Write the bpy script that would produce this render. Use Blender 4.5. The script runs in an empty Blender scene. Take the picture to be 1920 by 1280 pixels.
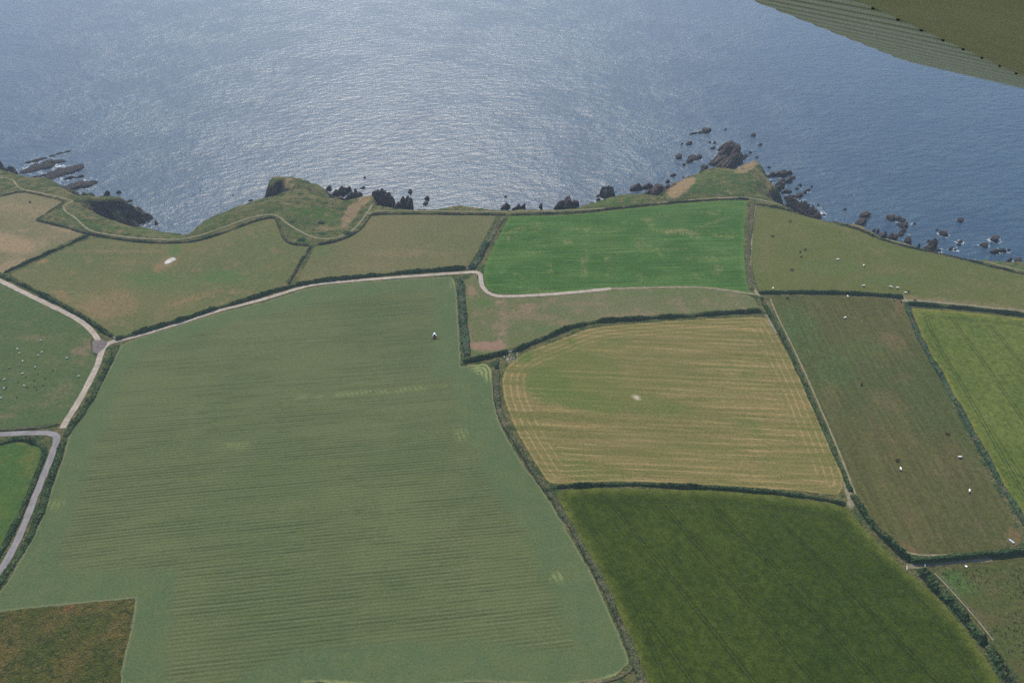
import bpy, bmesh, math, random
import numpy as np
from mathutils import Vector, Matrix
from mathutils.geometry import delaunay_2d_cdt

# ------------------------------------------------------------------ camera, sky, sun, exposure
SC = bpy.context.scene
COL = SC.collection
FPX, PITCH, CAMH = 1493.0, math.radians(37.4), 330.0      # focal length in photo pixels, look-down angle, height
SEA = -30.0
cam = bpy.data.cameras.new('camera')
cam.lens = 36.0 * FPX / 1920.0
cam.sensor_width = 36.0
cam.clip_start, cam.clip_end = 0.1, 60000.0
cam.dof.use_dof = True
cam.dof.focus_distance = 520.0
cam.dof.aperture_fstop = 18.0
camo = bpy.data.objects.new('camera', cam)
COL.objects.link(camo)
camo.location = (0, 0, CAMH)
camo.rotation_euler = (math.pi / 2 - PITCH, 0, 0)
SC.camera = camo

SUN_EL, SUN_AZ = math.radians(50), math.radians(-9)
world = bpy.data.worlds.new('World')
SC.world = world
world.use_nodes = True
wn = world.node_tree
sky = wn.nodes.new('ShaderNodeTexSky')
sky.sky_type = 'NISHITA'
sky.sun_disc = False
sky.sun_elevation, sky.sun_rotation = SUN_EL, SUN_AZ
sky.air_density, sky.dust_density, sky.ozone_density = 1.0, 0.9, 2.6
wn.links.new(sky.outputs[0], wn.nodes['Background'].inputs[0])
wn.nodes['Background'].inputs[1].default_value = 0.15
sun = bpy.data.lights.new('sun', 'SUN')
sun.energy, sun.angle, sun.color = 4.1, math.radians(0.53), (1.0, 0.92, 0.78)
suno = bpy.data.objects.new('sun', sun)
COL.objects.link(suno)
SUND = Vector((math.sin(SUN_AZ) * math.cos(SUN_EL), math.cos(SUN_AZ) * math.cos(SUN_EL), math.sin(SUN_EL)))
suno.rotation_euler = SUND.to_track_quat('Z', 'Y').to_euler()
suno.location = (0, 0, 900)
SC.view_settings.view_transform = 'Standard'
SC.view_settings.look = 'None'
SC.view_settings.exposure = 0.36
SC.view_settings.gamma = 1.0
SC.cycles.max_bounces = 6
SC.cycles.diffuse_bounces = 2
SC.cycles.glossy_bounces = 2
SC.cycles.volume_bounces = 1
SC.cycles.transparent_max_bounces = 8
SC.cycles.use_denoising = False
HAZE_DENSITY = 0.00010

# ------------------------------------------------------------------ small helpers
rng = np.random.default_rng(7)
random.seed(7)


def vnoise(x, y, scale, seed=0):
    """smooth value noise in -1..1 (numpy)"""
    x = np.asarray(x, float) / scale
    y = np.asarray(y, float) / scale
    xi, yi = np.floor(x).astype(np.int64), np.floor(y).astype(np.int64)
    xf, yf = x - xi, y - yi
    u, v = xf * xf * (3 - 2 * xf), yf * yf * (3 - 2 * yf)

    def h(a, b):
        n = (a * 374761393 + b * 668265263 + seed * 982451653) & 0xFFFFFFFF
        n = ((n ^ (n >> 13)) * 1274126177) & 0xFFFFFFFF
        n = n ^ (n >> 16)
        return (n & 0xFFFF) / 32767.5 - 1.0
    return (h(xi, yi) * (1 - u) + h(xi + 1, yi) * u) * (1 - v) + (h(xi, yi + 1) * (1 - u) + h(xi + 1, yi + 1) * u) * v


def undul(x, y):
    return 1.1 * np.sin(x / 95 + .5) * np.cos(y / 110) + 0.7 * np.sin((x + y) / 63) + .4 * np.sin((x - 1.3 * y) / 41)


CP, SP = math.cos(PITCH), math.sin(PITCH)


def ray(px, py):
    X = np.asarray(px, float) - 960
    Y = 640 - np.asarray(py, float)
    return X, FPX * CP + Y * SP, -FPX * SP + Y * CP


def unproj(px, py, z):
    dx, dy, dz = ray(px, py)
    t = (np.asarray(z) - CAMH) / dz
    return dx * t, dy * t


def project(x, y, z):
    d = y * CP - (z - CAMH) * SP
    return 960 + FPX * x / d, 640 - FPX * (y * SP + (z - CAMH) * CP) / d


def inside(px, py, poly):
    r = np.zeros(px.shape, bool)
    n = len(poly)
    for i in range(n):
        x1, y1 = poly[i]
        x2, y2 = poly[(i + 1) % n]
        if y1 == y2:
            continue
        c = ((y1 > py) != (y2 > py)) & (px < (x2 - x1) * (py - y1) / (y2 - y1) + x1)
        r ^= c
    return r


def segdist(px, py, pts, closed=True):
    """distance to polyline, index of nearest segment and parameter on it"""
    best = np.full(px.shape, 1e18)
    bi = np.zeros(px.shape, np.int32)
    bt = np.zeros(px.shape)
    n = len(pts)
    for i in range(n if closed else n - 1):
        ax, ay = pts[i]
        bx, by = pts[(i + 1) % n]
        ex, ey = bx - ax, by - ay
        L = ex * ex + ey * ey + 1e-9
        t = np.clip(((px - ax) * ex + (py - ay) * ey) / L, 0, 1)
        d = (px - ax - t * ex) ** 2 + (py - ay - t * ey) ** 2
        m = d < best
        best = np.where(m, d, best)
        bi = np.where(m, i, bi)
        bt = np.where(m, t, bt)
    return np.sqrt(best), bi, bt


def chaikin(pts, closed=False, it=2, keep=50):
    pts = [np.array(p, float) for p in pts]
    ck = math.cos(math.radians(keep))
    for _ in range(it):
        out = []
        n = len(pts)
        for i in range(n):
            if not closed and i in (0, n - 1):
                out.append(pts[i])
                continue
            a, b, c = pts[i - 1], pts[i], pts[(i + 1) % n]
            u, v = b - a, c - b
            nu, nv = np.linalg.norm(u) + 1e-9, np.linalg.norm(v) + 1e-9
            if np.dot(u, v) / nu / nv < ck:
                out.append(b)
            else:
                out.append(b * .75 + a * .25)
                out.append(b * .75 + c * .25)
        pts = out
    return np.array(pts)


def resample(P, step, closed=False):
    P = np.asarray(P, float)
    if closed:
        P = np.vstack([P, P[:1]])
    L = np.concatenate([[0], np.cumsum(np.linalg.norm(np.diff(P, axis=0), axis=1))])
    n = max(2, int(math.ceil(L[-1] / step)) + 1)
    s = np.linspace(0, L[-1], n)
    out = np.stack([np.interp(s, L, P[:, k]) for k in range(P.shape[1])], 1)
    return out[:-1] if closed else out


def tag(o, label=None, cat=None, group=None, kind=None):
    if label:
        o['label'] = label
    if cat:
        o['category'] = cat
    if group:
        o['group'] = group
    if kind:
        o['kind'] = kind
    return o


def link_mesh(name, me, mat=None, parent=None, smooth=False):
    o = bpy.data.objects.new(name, me)
    COL.objects.link(o)
    if mat:
        me.materials.append(mat)
    if parent:
        o.parent = parent
    if smooth:
        me.polygons.foreach_set('use_smooth', [True] * len(me.polygons))
    return o


def mesh_np(name, V, F, mat=None, parent=None, smooth=False):
    me = bpy.data.meshes.new(name)
    me.from_pydata([tuple(v) for v in np.asarray(V).tolist()], [], F if isinstance(F, list) else np.asarray(F).tolist())
    me.update()
    return link_mesh(name, me, mat, parent, smooth)


def attr_f(o, name, vals):
    a = o.data.attributes.new(name, 'FLOAT', 'POINT')
    a.data.foreach_set('value', np.asarray(vals, np.float32))


# ------------------------------------------------------------------ materials
class NT:
    def __init__(s, name, rough=0.95, spec=0.15):
        s.m = bpy.data.materials.new(name)
        s.m.use_nodes = True
        s.t = s.m.node_tree
        s.b = s.t.nodes['Principled BSDF']
        s.b.inputs['Roughness'].default_value = rough
        s.b.inputs['Specular IOR Level'].default_value = spec
        s.pos = s.t.nodes.new('ShaderNodeTexCoord').outputs['Object']

    def n(s, ty):
        return s.t.nodes.new(ty)

    def put(s, sock, v):
        if isinstance(v, bpy.types.NodeSocket):
            s.t.links.new(v, sock)
        elif isinstance(v, (tuple, list)) and len(v) == 3 and sock.type == 'RGBA':
            sock.default_value = (*v, 1)
        else:
            sock.default_value = v

    def math(s, op, a, b=0.0, c=0.0, clamp=False):
        k = s.n('ShaderNodeMath')
        k.operation = op
        k.use_clamp = clamp
        s.put(k.inputs[0], a)
        s.put(k.inputs[1], b)
        s.put(k.inputs[2], c)
        return k.outputs[0]

    def noise(s, scale, detail=3.0, rough=0.55, vec=None, dist=0.0):
        k = s.n('ShaderNodeTexNoise')
        s.put(k.inputs['Vector'], vec or s.pos)
        k.inputs['Scale'].default_value = scale
        k.inputs['Detail'].default_value = detail
        k.inputs['Roughness'].default_value = rough
        k.inputs['Distortion'].default_value = dist
        return k.outputs['Fac']

    def mapped(s, ang=0.0, sx=1.0, sy=1.0, sz=1.0, off=(0, 0, 0)):
        """coordinates rotated so that local x runs along direction ang, then scaled"""
        r = s.n('ShaderNodeVectorRotate')
        r.rotation_type = 'Z_AXIS'
        s.put(r.inputs['Vector'], s.pos)
        r.inputs['Angle'].default_value = -ang
        k = s.n('ShaderNodeMapping')
        s.put(k.inputs['Vector'], r.outputs[0])
        k.inputs['Scale'].default_value = (sx, sy, sz)
        k.inputs['Location'].default_value = off
        return k.outputs[0]

    def sep(s, v):
        k = s.n('ShaderNodeSeparateXYZ')
        s.put(k.inputs[0], v)
        return k.outputs

    def smooth(s, v, lo, hi, a=0.0, b=1.0):
        k = s.n('ShaderNodeMapRange')
        k.interpolation_type = 'SMOOTHSTEP'
        s.put(k.inputs['Value'], v)
        k.inputs['From Min'].default_value = lo
        k.inputs['From Max'].default_value = hi
        k.inputs['To Min'].default_value = a
        k.inputs['To Max'].default_value = b
        return k.outputs[0]

    def mix(s, f, a, b, mode='MIX'):
        k = s.n('ShaderNodeMix')
        k.data_type = 'RGBA'
        k.blend_type = mode
        s.put(k.inputs[0], f)
        s.put(k.inputs[6], a)
        s.put(k.inputs[7], b)
        return k.outputs[2]

    def attr(s, name):
        k = s.n('ShaderNodeAttribute')
        k.attribute_name = name
        return k.outputs['Fac']

    def scale(s, col, v):
        k = s.n('ShaderNodeVectorMath')
        k.operation = 'SCALE'
        s.put(k.inputs[0], col)
        s.put(k.inputs[3], v)
        return k.outputs[0]

    def bump(s, h, dist, strength=1.0):
        k = s.n('ShaderNodeBump')
        s.put(k.inputs['Height'], h)
        k.inputs['Distance'].default_value = dist
        k.inputs['Strength'].default_value = strength
        s.t.links.new(k.outputs[0], s.b.inputs['Normal'])

    def color(s, c):
        s.put(s.b.inputs['Base Color'], c)
        return s.m


def flat(name, col, rough=0.7, spec=0.3, var=0.12, sc=2.0):
    k = NT(name, rough, spec)
    f = k.noise(sc, 4)
    return k.color(k.scale(tuple(col), k.smooth(f, .25, .75, 1 - var, 1 + var)))


# ------------------------------------------------------------------ coast line: (px, py, dz at the edge, cliff slope, blend width)
EDGE = [
    (-420, 318, -6, 2.2, 40), (-160, 322, -6, 2.2, 40), (-60, 312, -5, 2.2, 40),
    (0, 318, -6, 2.2, 35), (14, 323, -6, 2.4, 30), (37, 329, -6, 2.2, 30), (62, 333, -6, 2.0, 30), (87, 334, -5, 1.7, 25),
    (98, 338, -5, 1.3, 20), (110, 346, -4, 1.3, 15), (122, 356, -3, 1.4, 12), (136, 363, -2, 1.4, 12), (148, 365, -3, 2.0, 12),
    (166, 365, -3, 2.0, 14), (185, 369, -4, 2.0, 14), (200, 367, -5, 2.0, 14), (222, 367, -6, 1.9, 14),
    (226, 370, -6, 1.25, 14), (207, 376, -5, 1.2, 12), (180, 376, -4, 1.1, 12), (160, 374, -3, 1.0, 10), (150, 378, -3, 1.0, 10),
    (154, 388, -3, 1.3, 10), (176, 398, -4, 1.2, 10), (200, 408, -5, 1.3, 10), (226, 416, -5, 1.5, 10), (244, 421, -5, 1.8, 10), (272, 424, -4, 2.0, 12),
    (300, 430, -4, 2.0, 12), (330, 436, -4, 2.0, 12), (345, 438, -5, 2.0, 12),
    (349, 437, -7, 1.8, 25), (362, 427, -10, 1.8, 30), (380, 411, -12, 1.8, 32), (400, 401, -12, 1.8, 35), (425, 393, -12, 1.8, 35), (450, 384, -10, 1.8, 35),
    (480, 374, -9, 1.9, 35), (492, 371, -9, 2.2, 35), (515, 366, -9, 3.0, 35), (545, 355, -8, 3.0, 25), (535, 350, -8, 3.0, 20), (529, 336, -8, 3.0, 20),
    (519, 337, -8, 3.0, 20), (508, 346, -9, 2.4, 20),
    (504, 342, -9, 2.2, 20), (506, 334, -9, 2.2, 20), (513, 330, -9, 2.2, 30), (530, 330, -9, 2.2, 40), (547, 330, -10, 2.2, 40), (577, 339, -11, 2.0, 40), (600, 345, -13, 1.8, 40),
    (612, 356, -15, 1.6, 35), (616, 368, -15, 1.5, 30), (640, 377, -16, 1.5, 30), (656, 382, -18, 1.3, 30), (662, 386, -18, 1.2, 25), (668, 382, -16, 1.5, 25), (680, 371, -12, 2.0, 20), (697, 364, -7, 2.4, 18),
    (701, 374, -5, 2.6, 18), (704, 385, -3, 2.4, 14), (740, 391, -2, 2.4, 10), (776, 394, -2, 2.2, 8), (812, 392, -2, 2.2, 8), (840, 389, -2, 2.0, 8),
    (865, 384, -2, 1.9, 8), (886, 387, -2, 2.0, 8), (915, 392, -2, 2.2, 8), (940, 393, -2, 2.2, 7), (982, 392, -2, 2.2, 7), (1010, 393, -2, 2.4, 7), (1042, 393, -2, 2.4, 7),
    (1080, 391, -2, 2.2, 8), (1110, 381, -4, 1.6, 15), (1150, 369, -7, 1.5, 22), (1170, 365, -8, 1.5, 22), (1200, 365, -7, 1.6, 20), (1246, 369, -5, 1.5, 15),
    (1262, 355, -10, 1.1, 26), (1285, 337, -16, 1.0, 40), (1296, 332, -17, 1.2, 45), (1325, 320, -15, 1.5, 50), (1352, 317, -13, 1.8, 50), (1379, 319, -12, 1.6, 45),
    (1398, 308, -13, 1.4, 40), (1416, 300, -13, 1.8, 35), (1425, 306, -13, 2.0, 30), (1432, 328, -11, 1.8, 25), (1449, 347, -9, 1.6, 20), (1443, 357, -8, 1.5, 15),
    (1434, 366, -6, 1.3, 14), (1444, 374, -5, 1.2, 14), (1462, 382, -4, 1.3, 12), (1484, 393, -3, 1.6, 10), (1510, 405, -2, 1.8, 8), (1536, 411, -2, 2.0, 8), (1575, 419, -2, 2.0, 8),
    (1600, 420, -3, 2.0, 8), (1616, 425, -3, 1.7, 8), (1636, 436, -2, 1.7, 7), (1652, 447, -2, 2.0, 6), (1680, 452, -2, 2.0, 6), (1700, 457, -3, 1.6, 8), (1722, 466, -2, 2.0, 6), (1760, 476, -2, 2.0, 6),
    (1815, 485, -4, 1.8, 12), (1850, 486, -6, 1.7, 20), (1885, 490, -7, 1.7, 25), (1925, 491, -8, 1.7, 28), (1990, 500, -6, 1.8, 20), (2200, 540, -5, 2.0, 20), (2500, 590, -5, 2.0, 20),
]
ew = [(*unproj(p[0], p[1], p[2]), p[2], p[3], p[4]) for p in EDGE]
ew = [tuple(float(v) for v in e) for e in ew]
EP = [(-3000, ew[0][1], -5, 2, 30), (-1500, ew[0][1] + 40, -5, 2, 30)] + ew + [(1500, ew[-1][1] - 60, -5, 2, 30), (3000, ew[-1][1] - 160, -5, 2, 30), (3000, -3000, 0, 2, 30), (-3000, -3000, 0, 2, 30)]
EPxy = [(e[0], e[1]) for e in EP]
EPa = np.array(EP)

RES = 1.6
FX = np.arange(-640, 640.1, RES)
FY = np.arange(470, 800.1, RES)


def height_raw(x, y):
    d, bi, bt = segdist(x, y, EPxy)
    ins = inside(x, y, EPxy)
    nx = (bi + 1) % len(EP)
    dz, sl, bw = [EPa[bi, k] * (1 - bt) + EPa[nx, k] * bt for k in (2, 3, 4)]
    u = undul(x, y)
    t = np.clip(d / bw, 0, 1)
    zin = u + dz * (1 - t * t * (3 - 2 * t))
    crag = 1.0 + .35 * vnoise(x + .6 * y, y - .6 * x, 9, 3) + .25 * vnoise(x, y, 4, 4)
    zo = u + dz - sl * np.maximum(d, 0) * crag - .6 * np.minimum(d, 2)
    rid = 1 - 2 * np.abs(vnoise(.8 * x + .6 * y, .25 * (.8 * y - .6 * x), 7, 15))
    zo = zo + np.clip(d / 4, 0, 1) * (2.2 * rid + 1.6 * vnoise(x, y, 5, 5) + 1.4 * vnoise(x, y, 2.6, 6))
    zo = np.maximum(zo, -44)
    return np.where(ins, zin, zo), ins, d


gx, gy = np.meshgrid(FX, FY)
HZ, HIN, HD = height_raw(gx, gy)
# soften creases of the grassland and roughen the wild slopes
for _ in range(6):
    S = HZ.copy()
    S[1:-1, 1:-1] = (HZ[1:-1, 1:-1] * 2 + HZ[2:, 1:-1] + HZ[:-2, 1:-1] + HZ[1:-1, 2:] + HZ[1:-1, :-2]) / 6
    w = (HIN & (HD > 3.0)).astype(float)
    HZ = HZ * (1 - w) + S * w
DIP = np.clip(-(HZ - undul(gx, gy)) / 3, 0, 1) * HIN
HZ = HZ + DIP * (1.0 * vnoise(gx, gy, 14, 11) + .6 * vnoise(gx, gy, 6, 12) + .3 * vnoise(gx, gy, 3, 13))


def ground(x, y):
    x = np.asarray(x, float)
    y = np.asarray(y, float)
    fx = (x - FX[0]) / RES
    fy = (y - FY[0]) / RES
    ok = (fx >= -.001) & (fx < len(FX) - .999) & (fy >= -.001) & (fy < len(FY) - .999)
    ix = np.clip(fx.astype(int), 0, len(FX) - 2)
    iy = np.clip(fy.astype(int), 0, len(FY) - 2)
    tx, ty = np.clip(fx - ix, 0, 1), np.clip(fy - iy, 0, 1)
    z = (HZ[iy, ix] * (1 - tx) + HZ[iy, ix + 1] * tx) * (1 - ty) + (HZ[iy + 1, ix] * (1 - tx) + HZ[iy + 1, ix + 1] * tx) * ty
    return np.where(ok, z, undul(x, y))


def W(P):
    """photo pixels -> points on the land"""
    P = np.asarray(P, float).reshape(-1, 2)
    z = np.zeros(len(P))
    for _ in range(5):
        x, y = unproj(P[:, 0], P[:, 1], z)
        z = np.maximum(ground(x, y), -14)
    return np.stack([x, y], 1)


def wdir(p, q):
    a = W([p, q])
    d = a[1] - a[0]
    return math.atan2(d[1], d[0])


# ------------------------------------------------------------------ field outlines (photo pixels)
FP = {}
FP['dry'] = [(-90, 378), (0, 371), (25, 363), (45, 361), (75, 368), (118, 379), (67, 413), (100, 421), (130, 429), (157, 438), (10, 511), (-90, 558)]
FP['pond'] = [(19, 515), (166, 445), (212, 449), (272, 457), (337, 458), (375, 453), (425, 437), (480, 416), (514, 409), (521, 425), (530, 449), (545, 460), (579, 463), (537, 534), (480, 553), (380, 587), (300, 612), (217, 634), (175, 603), (140, 578), (100, 560), (62, 541), (32, 524)]
FP['mid'] = [(590, 462), (615, 459), (640, 452), (665, 441), (682, 428), (693, 410), (701, 403), (790, 403), (930, 405), (900, 463), (880, 499), (840, 505), (780, 511), (700, 517), (640, 524), (555, 534)]
FP['clover'] = [(955, 406), (1075, 404), (1175, 392), (1275, 382), (1380, 375), (1401, 376), (1396, 420), (1395, 470), (1398, 520), (1407, 549), (1390, 546), (1320, 536), (1240, 536), (1145, 539), (1045, 549), (945, 552), (922, 547), (911, 538), (907, 526), (906, 508), (914, 485), (932, 450)]
FP['graze'] = [(872, 527), (893, 512), (897, 532), (905, 547), (920, 556), (942, 560), (1045, 555), (1145, 543), (1240, 541), (1320, 540), (1390, 550), (1413, 557), (1424, 579), (1300, 588), (1200, 594), (1110, 601), (1075, 610), (1050, 622), (1000, 640), (950, 656), (880, 669), (876, 600)]
FP['clifftop'] = [(1419, 389), (1440, 389), (1500, 403), (1560, 420), (1610, 433), (1630, 443), (1660, 455), (1720, 470), (1800, 488), (1920, 518), (2060, 552), (2060, 606), (1920, 585), (1830, 576), (1760, 569), (1700, 565), (1688, 554), (1640, 549), (1530, 545), (1422, 545), (1409, 500), (1411, 450)]
FP['cattle'] = [(1446, 558), (1530, 553), (1640, 557), (1690, 563), (1699, 580), (1720, 635), (1750, 690), (1785, 755), (1833, 858), (1880, 939), (1915, 1004), (1912, 1021), (1893, 1027), (1801, 1037), (1719, 1041), (1683, 1024), (1633, 978), (1610, 939), (1579, 860), (1540, 770), (1500, 680), (1460, 600)]
FP['barley'] = [(1711, 578), (1800, 584), (1920, 597), (2070, 612), (2070, 1090), (1990, 1080), (1919, 981), (1850, 857), (1790, 745), (1765, 700), (1727, 640), (1709, 585)]
FP['stubble'] = [(985, 660), (1030, 645), (1070, 628), (1115, 613), (1200, 606), (1300, 599), (1430, 593), (1440, 600), (1465, 640), (1515, 740), (1558, 840), (1572, 870), (1584, 903), (1582, 918), (1571, 929), (1505, 921), (1440, 915), (1280, 907), (1175, 902), (1100, 904), (1034, 909), (1021, 897), (972, 817), (952, 770), (942, 737), (942, 700), (957, 680)]
FP['wheat'] = [(1042, 924), (1060, 918), (1120, 914), (1280, 917), (1440, 925), (1520, 938), (1580, 947), (1592, 953), (1601, 970), (1637, 1010), (1676, 1046), (1699, 1069), (1715, 1080), (1752, 1116), (1784, 1149), (1834, 1211), (1870, 1270), (1910, 1340), (1225, 1340), (1209, 1280), (1190, 1224), (1149, 1119), (1111, 1055), (1077, 995)]
FP['rush'] = [(1750, 1072), (1768, 1060), (1920, 1045), (2060, 1032), (2060, 1350), (1950, 1350), (1912, 1273), (1850, 1191), (1801, 1126)]
FP['hay'] = [(232, 643), (300, 621), (410, 587), (480, 571), (520, 560), (560, 546), (600, 536), (665, 530), (775, 522), (847, 519), (854, 527), (860, 620), (864, 688), (910, 681), (922, 692), (922, 707), (928, 770), (939, 800), (980, 871), (1017, 916), (1062, 995), (1111, 1077), (1141, 1145), (1175, 1224), (1179, 1242), (1160, 1265), (1126, 1275), (1040, 1284), (920, 1277), (870, 1277), (760, 1290), (660, 1282), (590, 1277), (520, 1286), (400, 1310), (222, 1320), (228, 1250), (243, 1190), (256, 1121), (112, 1134), (25, 1143), (-60, 1156), (-60, 1200), (7, 1100), (30, 1065), (60, 1010), (75, 980), (100, 910), (117, 860), (135, 800), (150, 782), (175, 745), (207, 690), (223, 653)]
FP['rough'] = [(-80, 1159), (25, 1144), (112, 1135), (255, 1122), (242, 1190), (227, 1250), (220, 1340), (-80, 1340)]
FP['sheep'] = [(-90, 500), (0, 533), (25, 543), (75, 566), (125, 593), (155, 611), (171, 628), (168, 650), (180, 672), (174, 692), (150, 740), (130, 776), (112, 792), (87, 797), (0, 804), (-90, 806)]
FP['darkgrass'] = [(-90, 845), (0, 836), (42, 826), (77, 841), (79, 852), (62, 900), (45, 940), (22, 995), (0, 1035), (-90, 1150)]
ROWS = [(258, 662), (225, 712), (200, 775), (175, 830), (140, 940), (110, 1020), (95, 1070), (330, 1075), (318, 1160), (298, 1330), (400, 1300), (520, 1232), (650, 1212), (800, 1207), (912, 1205), (1040, 1224), (1077, 1214), (1070, 1180), (1047, 1134), (1014, 1044), (969, 969), (927, 905), (886, 837), (867, 787), (858, 730), (850, 708), (815, 705), (802, 675), (817, 625), (815, 537), (700, 551), (590, 565), (440, 602), (340, 632)]
FW = {k: resample(W(chaikin(v, True, 2)), 3.0, True) for k, v in FP.items()}

# ------------------------------------------------------------------ tracks, roads and paths (photo pixels)
T1 = [(214, 640), (250, 632), (322, 611), (410, 582), (440, 575), (480, 565), (520, 553), (560, 540), (600, 531.5), (665, 526), (775, 517.5), (870, 511), (894, 509)]
T1B = [(884, 510), (898, 511), (902, 519), (902, 530), (908, 544), (922, 553), (942, 556.5), (1045, 551.5), (1145, 541)]
T1C = [(1143, 541.3), (1240, 538.5), (1320, 538), (1390, 548), (1425, 553)]
T2 = [(-90, 487), (-40, 509), (0, 526), (50, 551), (100, 575), (140, 595), (165, 612), (180, 630), (187, 643), (190, 655)]
T3 = [(222, 638), (208, 641), (197, 648), (190, 660), (185, 680), (173, 705), (155, 740), (140, 765), (125, 788), (117, 803)]
R1 = [(-120, 821), (-60, 817), (0, 814), (50, 812), (90, 811), (106, 816), (107, 824), (102, 840), (87, 880), (72, 915), (57, 955), (37, 1005), (15, 1047), (0, 1072), (-60, 1150)]
YARD = [(173, 641), (180, 637), (196, 638), (201, 642), (199, 650), (183, 663), (174, 661)]
P1 = [(-40, 330), (24, 334), (30, 347), (40, 355), (75, 362), (105, 367.5), (128, 374), (137, 377), (119, 387), (122, 397), (140, 407), (150, 417), (160, 427), (175, 435), (212, 441), (250, 446), (300, 449), (337, 449), (375, 442), (425, 424), (465, 409), (500, 402), (520, 403), (540, 421), (565, 435), (585, 445), (610, 449), (640, 444), (665, 430), (688, 400), (698, 385)]
P2 = [(690, 402), (702, 395), (790, 395), (900, 397.5), (1025, 396), (1150, 390.5), (1225, 381.5), (1300, 374.5), (1380, 369.5), (1412, 372), (1440, 378), (1500, 393), (1560, 410.5), (1612, 425), (1640, 438), (1665, 450), (1720, 463), (1800, 480), (1920, 508.5), (2060, 540)]
P3 = [(1414, 386), (1410, 420), (1407, 460), (1404, 500), (1410, 535), (1421, 552)]

# ------------------------------------------------------------------ land
XS = np.concatenate([[-3000, -2200, -1500, -1000, -760], FX, [760, 1000, 1500, 2200, 3000]])
YS = np.concatenate([[-3000, -1500, -700, -300, -100, -40], np.arange(0, 466, 5.0), FY, [900, 1200]])
lx, ly = np.meshgrid(XS, YS)
lz = ground(lx, ly)
out = (lx < FX[0]) | (lx > FX[-1]) | (ly > FY[-1])
lzr, lin, _ = height_raw(lx[out], ly[out])
lz[out] = np.where(lin, lzr, -44)
fl = lx.ravel()
fm = ly.ravel()
lzf = lz.ravel()
for k, poly in FW.items():
    bb = (fl > poly[:, 0].min()) & (fl < poly[:, 0].max()) & (fm > poly[:, 1].min()) & (fm < poly[:, 1].max())
    idx = np.nonzero(bb)[0]
    if len(idx) == 0:
        continue
    PL = poly.tolist()
    ins = inside(fl[idx], fm[idx], PL)
    idx = idx[ins]
    d, _, _ = segdist(fl[idx], fm[idx], PL)
    lim = np.where(fm[idx] > 468, 2.6, 5.6)
    lzf[idx[d > lim]] -= 0.4
nx, ny = len(XS), len(YS)
ii = (np.arange(ny - 1)[:, None] * nx + np.arange(nx - 1)[None, :]).ravel()
LV = np.stack([fl, fm, lzf], 1)
LF = np.stack([ii, ii + 1, ii + nx + 1, ii + nx], 1)
keep = (LV[LF][:, :, 2].max(1) > -43.5)
LF = LF[keep]


def blobs(x, y, z, L):
    """sum of soft ellipses given in photo pixels: (px, py, rx, ry, angle_deg, strength)"""
    px, py = project(x, y, z)
    v = np.zeros(len(x))
    for (cx, cy, rx, ry, an, st) in L:
        c, s = math.cos(math.radians(an)), math.sin(math.radians(an))
        dx, dy = px - cx, py - cy
        u, w = dx * c + dy * s, -dx * s + dy * c
        q = (u / rx) ** 2 + (w / ry) ** 2
        v = np.maximum(v, st * np.clip(1.6 - q, 0, 1))
    return v


lm = NT('coastal grass', 0.95, .0)
g1 = lm.noise(.03, 4)
g2 = lm.noise(.16, 5, .6)
g3 = lm.noise(.9, 3, .6)
c = lm.mix(lm.smooth(g1, .38, .62), (.070, .078, .030), (.112, .102, .046))
c = lm.mix(lm.smooth(g2, .46, .62), c, (.036, .060, .025))
c = lm.mix(lm.smooth(g2, .40, .30), c, (.15, .125, .065))
c = lm.mix(lm.math('MULTIPLY', lm.attr('green'), lm.smooth(g2, .3, .6)), c, (.050, .092, .026))
c = lm.mix(lm.smooth(lm.math('ADD', lm.attr('dry'), lm.math('MULTIPLY', lm.math('SUBTRACT', lm.noise(.14, 5, .7), .5), 2.2)), .25, 1.0), c, (.20, .145, .082))
c = lm.scale(c, lm.smooth(g3, .3, .7, .72, 1.28))
geo = lm.n('ShaderNodeNewGeometry')
nz = lm.sep(geo.outputs['Normal'])[2]
rk = lm.noise(.35, 5, .65, lm.mapped(.6, .25, 1.6, 1.2))
rock_c = lm.mix(lm.smooth(rk, .35, .65), (.022, .020, .021), (.080, .066, .058))
steep = lm.smooth(lm.math('ADD', nz, lm.math('MULTIPLY', lm.math('SUBTRACT', g2, .5), .9)), .76, .62)
steep = lm.math('MULTIPLY', steep, lm.math('SUBTRACT', 1.0, lm.math('MULTIPLY', lm.attr('dry'), .85)))
zz = lm.sep(lm.pos)[2]
wet = lm.smooth(zz, -19, -26)
c = lm.mix(lm.math('MAXIMUM', steep, wet), c, rock_c)
lm.bump(lm.math('ADD', g3, lm.math('MULTIPLY', g2, 2.0)), 1.5)
LAND = lm.color(c)
land = mesh_np('ground', LV, LF, LAND, None, True)
tag(land, 'rough coastal grassland and verges with dark cliffs dropping to the sea', kind='structure')
DRY = [(1272, 352, 26, 15, -35, 1), (1290, 343, 16, 8, -30, 1), (1400, 312, 24, 11, -25, .9), (1420, 330, 10, 20, -35, .5), (1440, 350, 14, 14, 0, .5),
       (684, 372, 16, 10, -50, 1), (660, 398, 12, 22, 35, .9), (650, 412, 10, 18, 35, .8), (540, 345, 12, 14, 20, .7), (520, 331, 20, 5, 0, .6), (560, 385, 30, 5, 10, .5), (610, 428, 25, 6, 0, .6), (640, 430, 20, 5, 0, .5),
       (100, 372, 40, 5, 12, .5), (20, 335, 30, 6, 0, .3), (170, 408, 14, 4, 0, .5), (1620, 424, 25, 5, 10, .7), (1300, 385, 40, 3, -5, .4), (1380, 362, 40, 5, 0, .3)]
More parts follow.
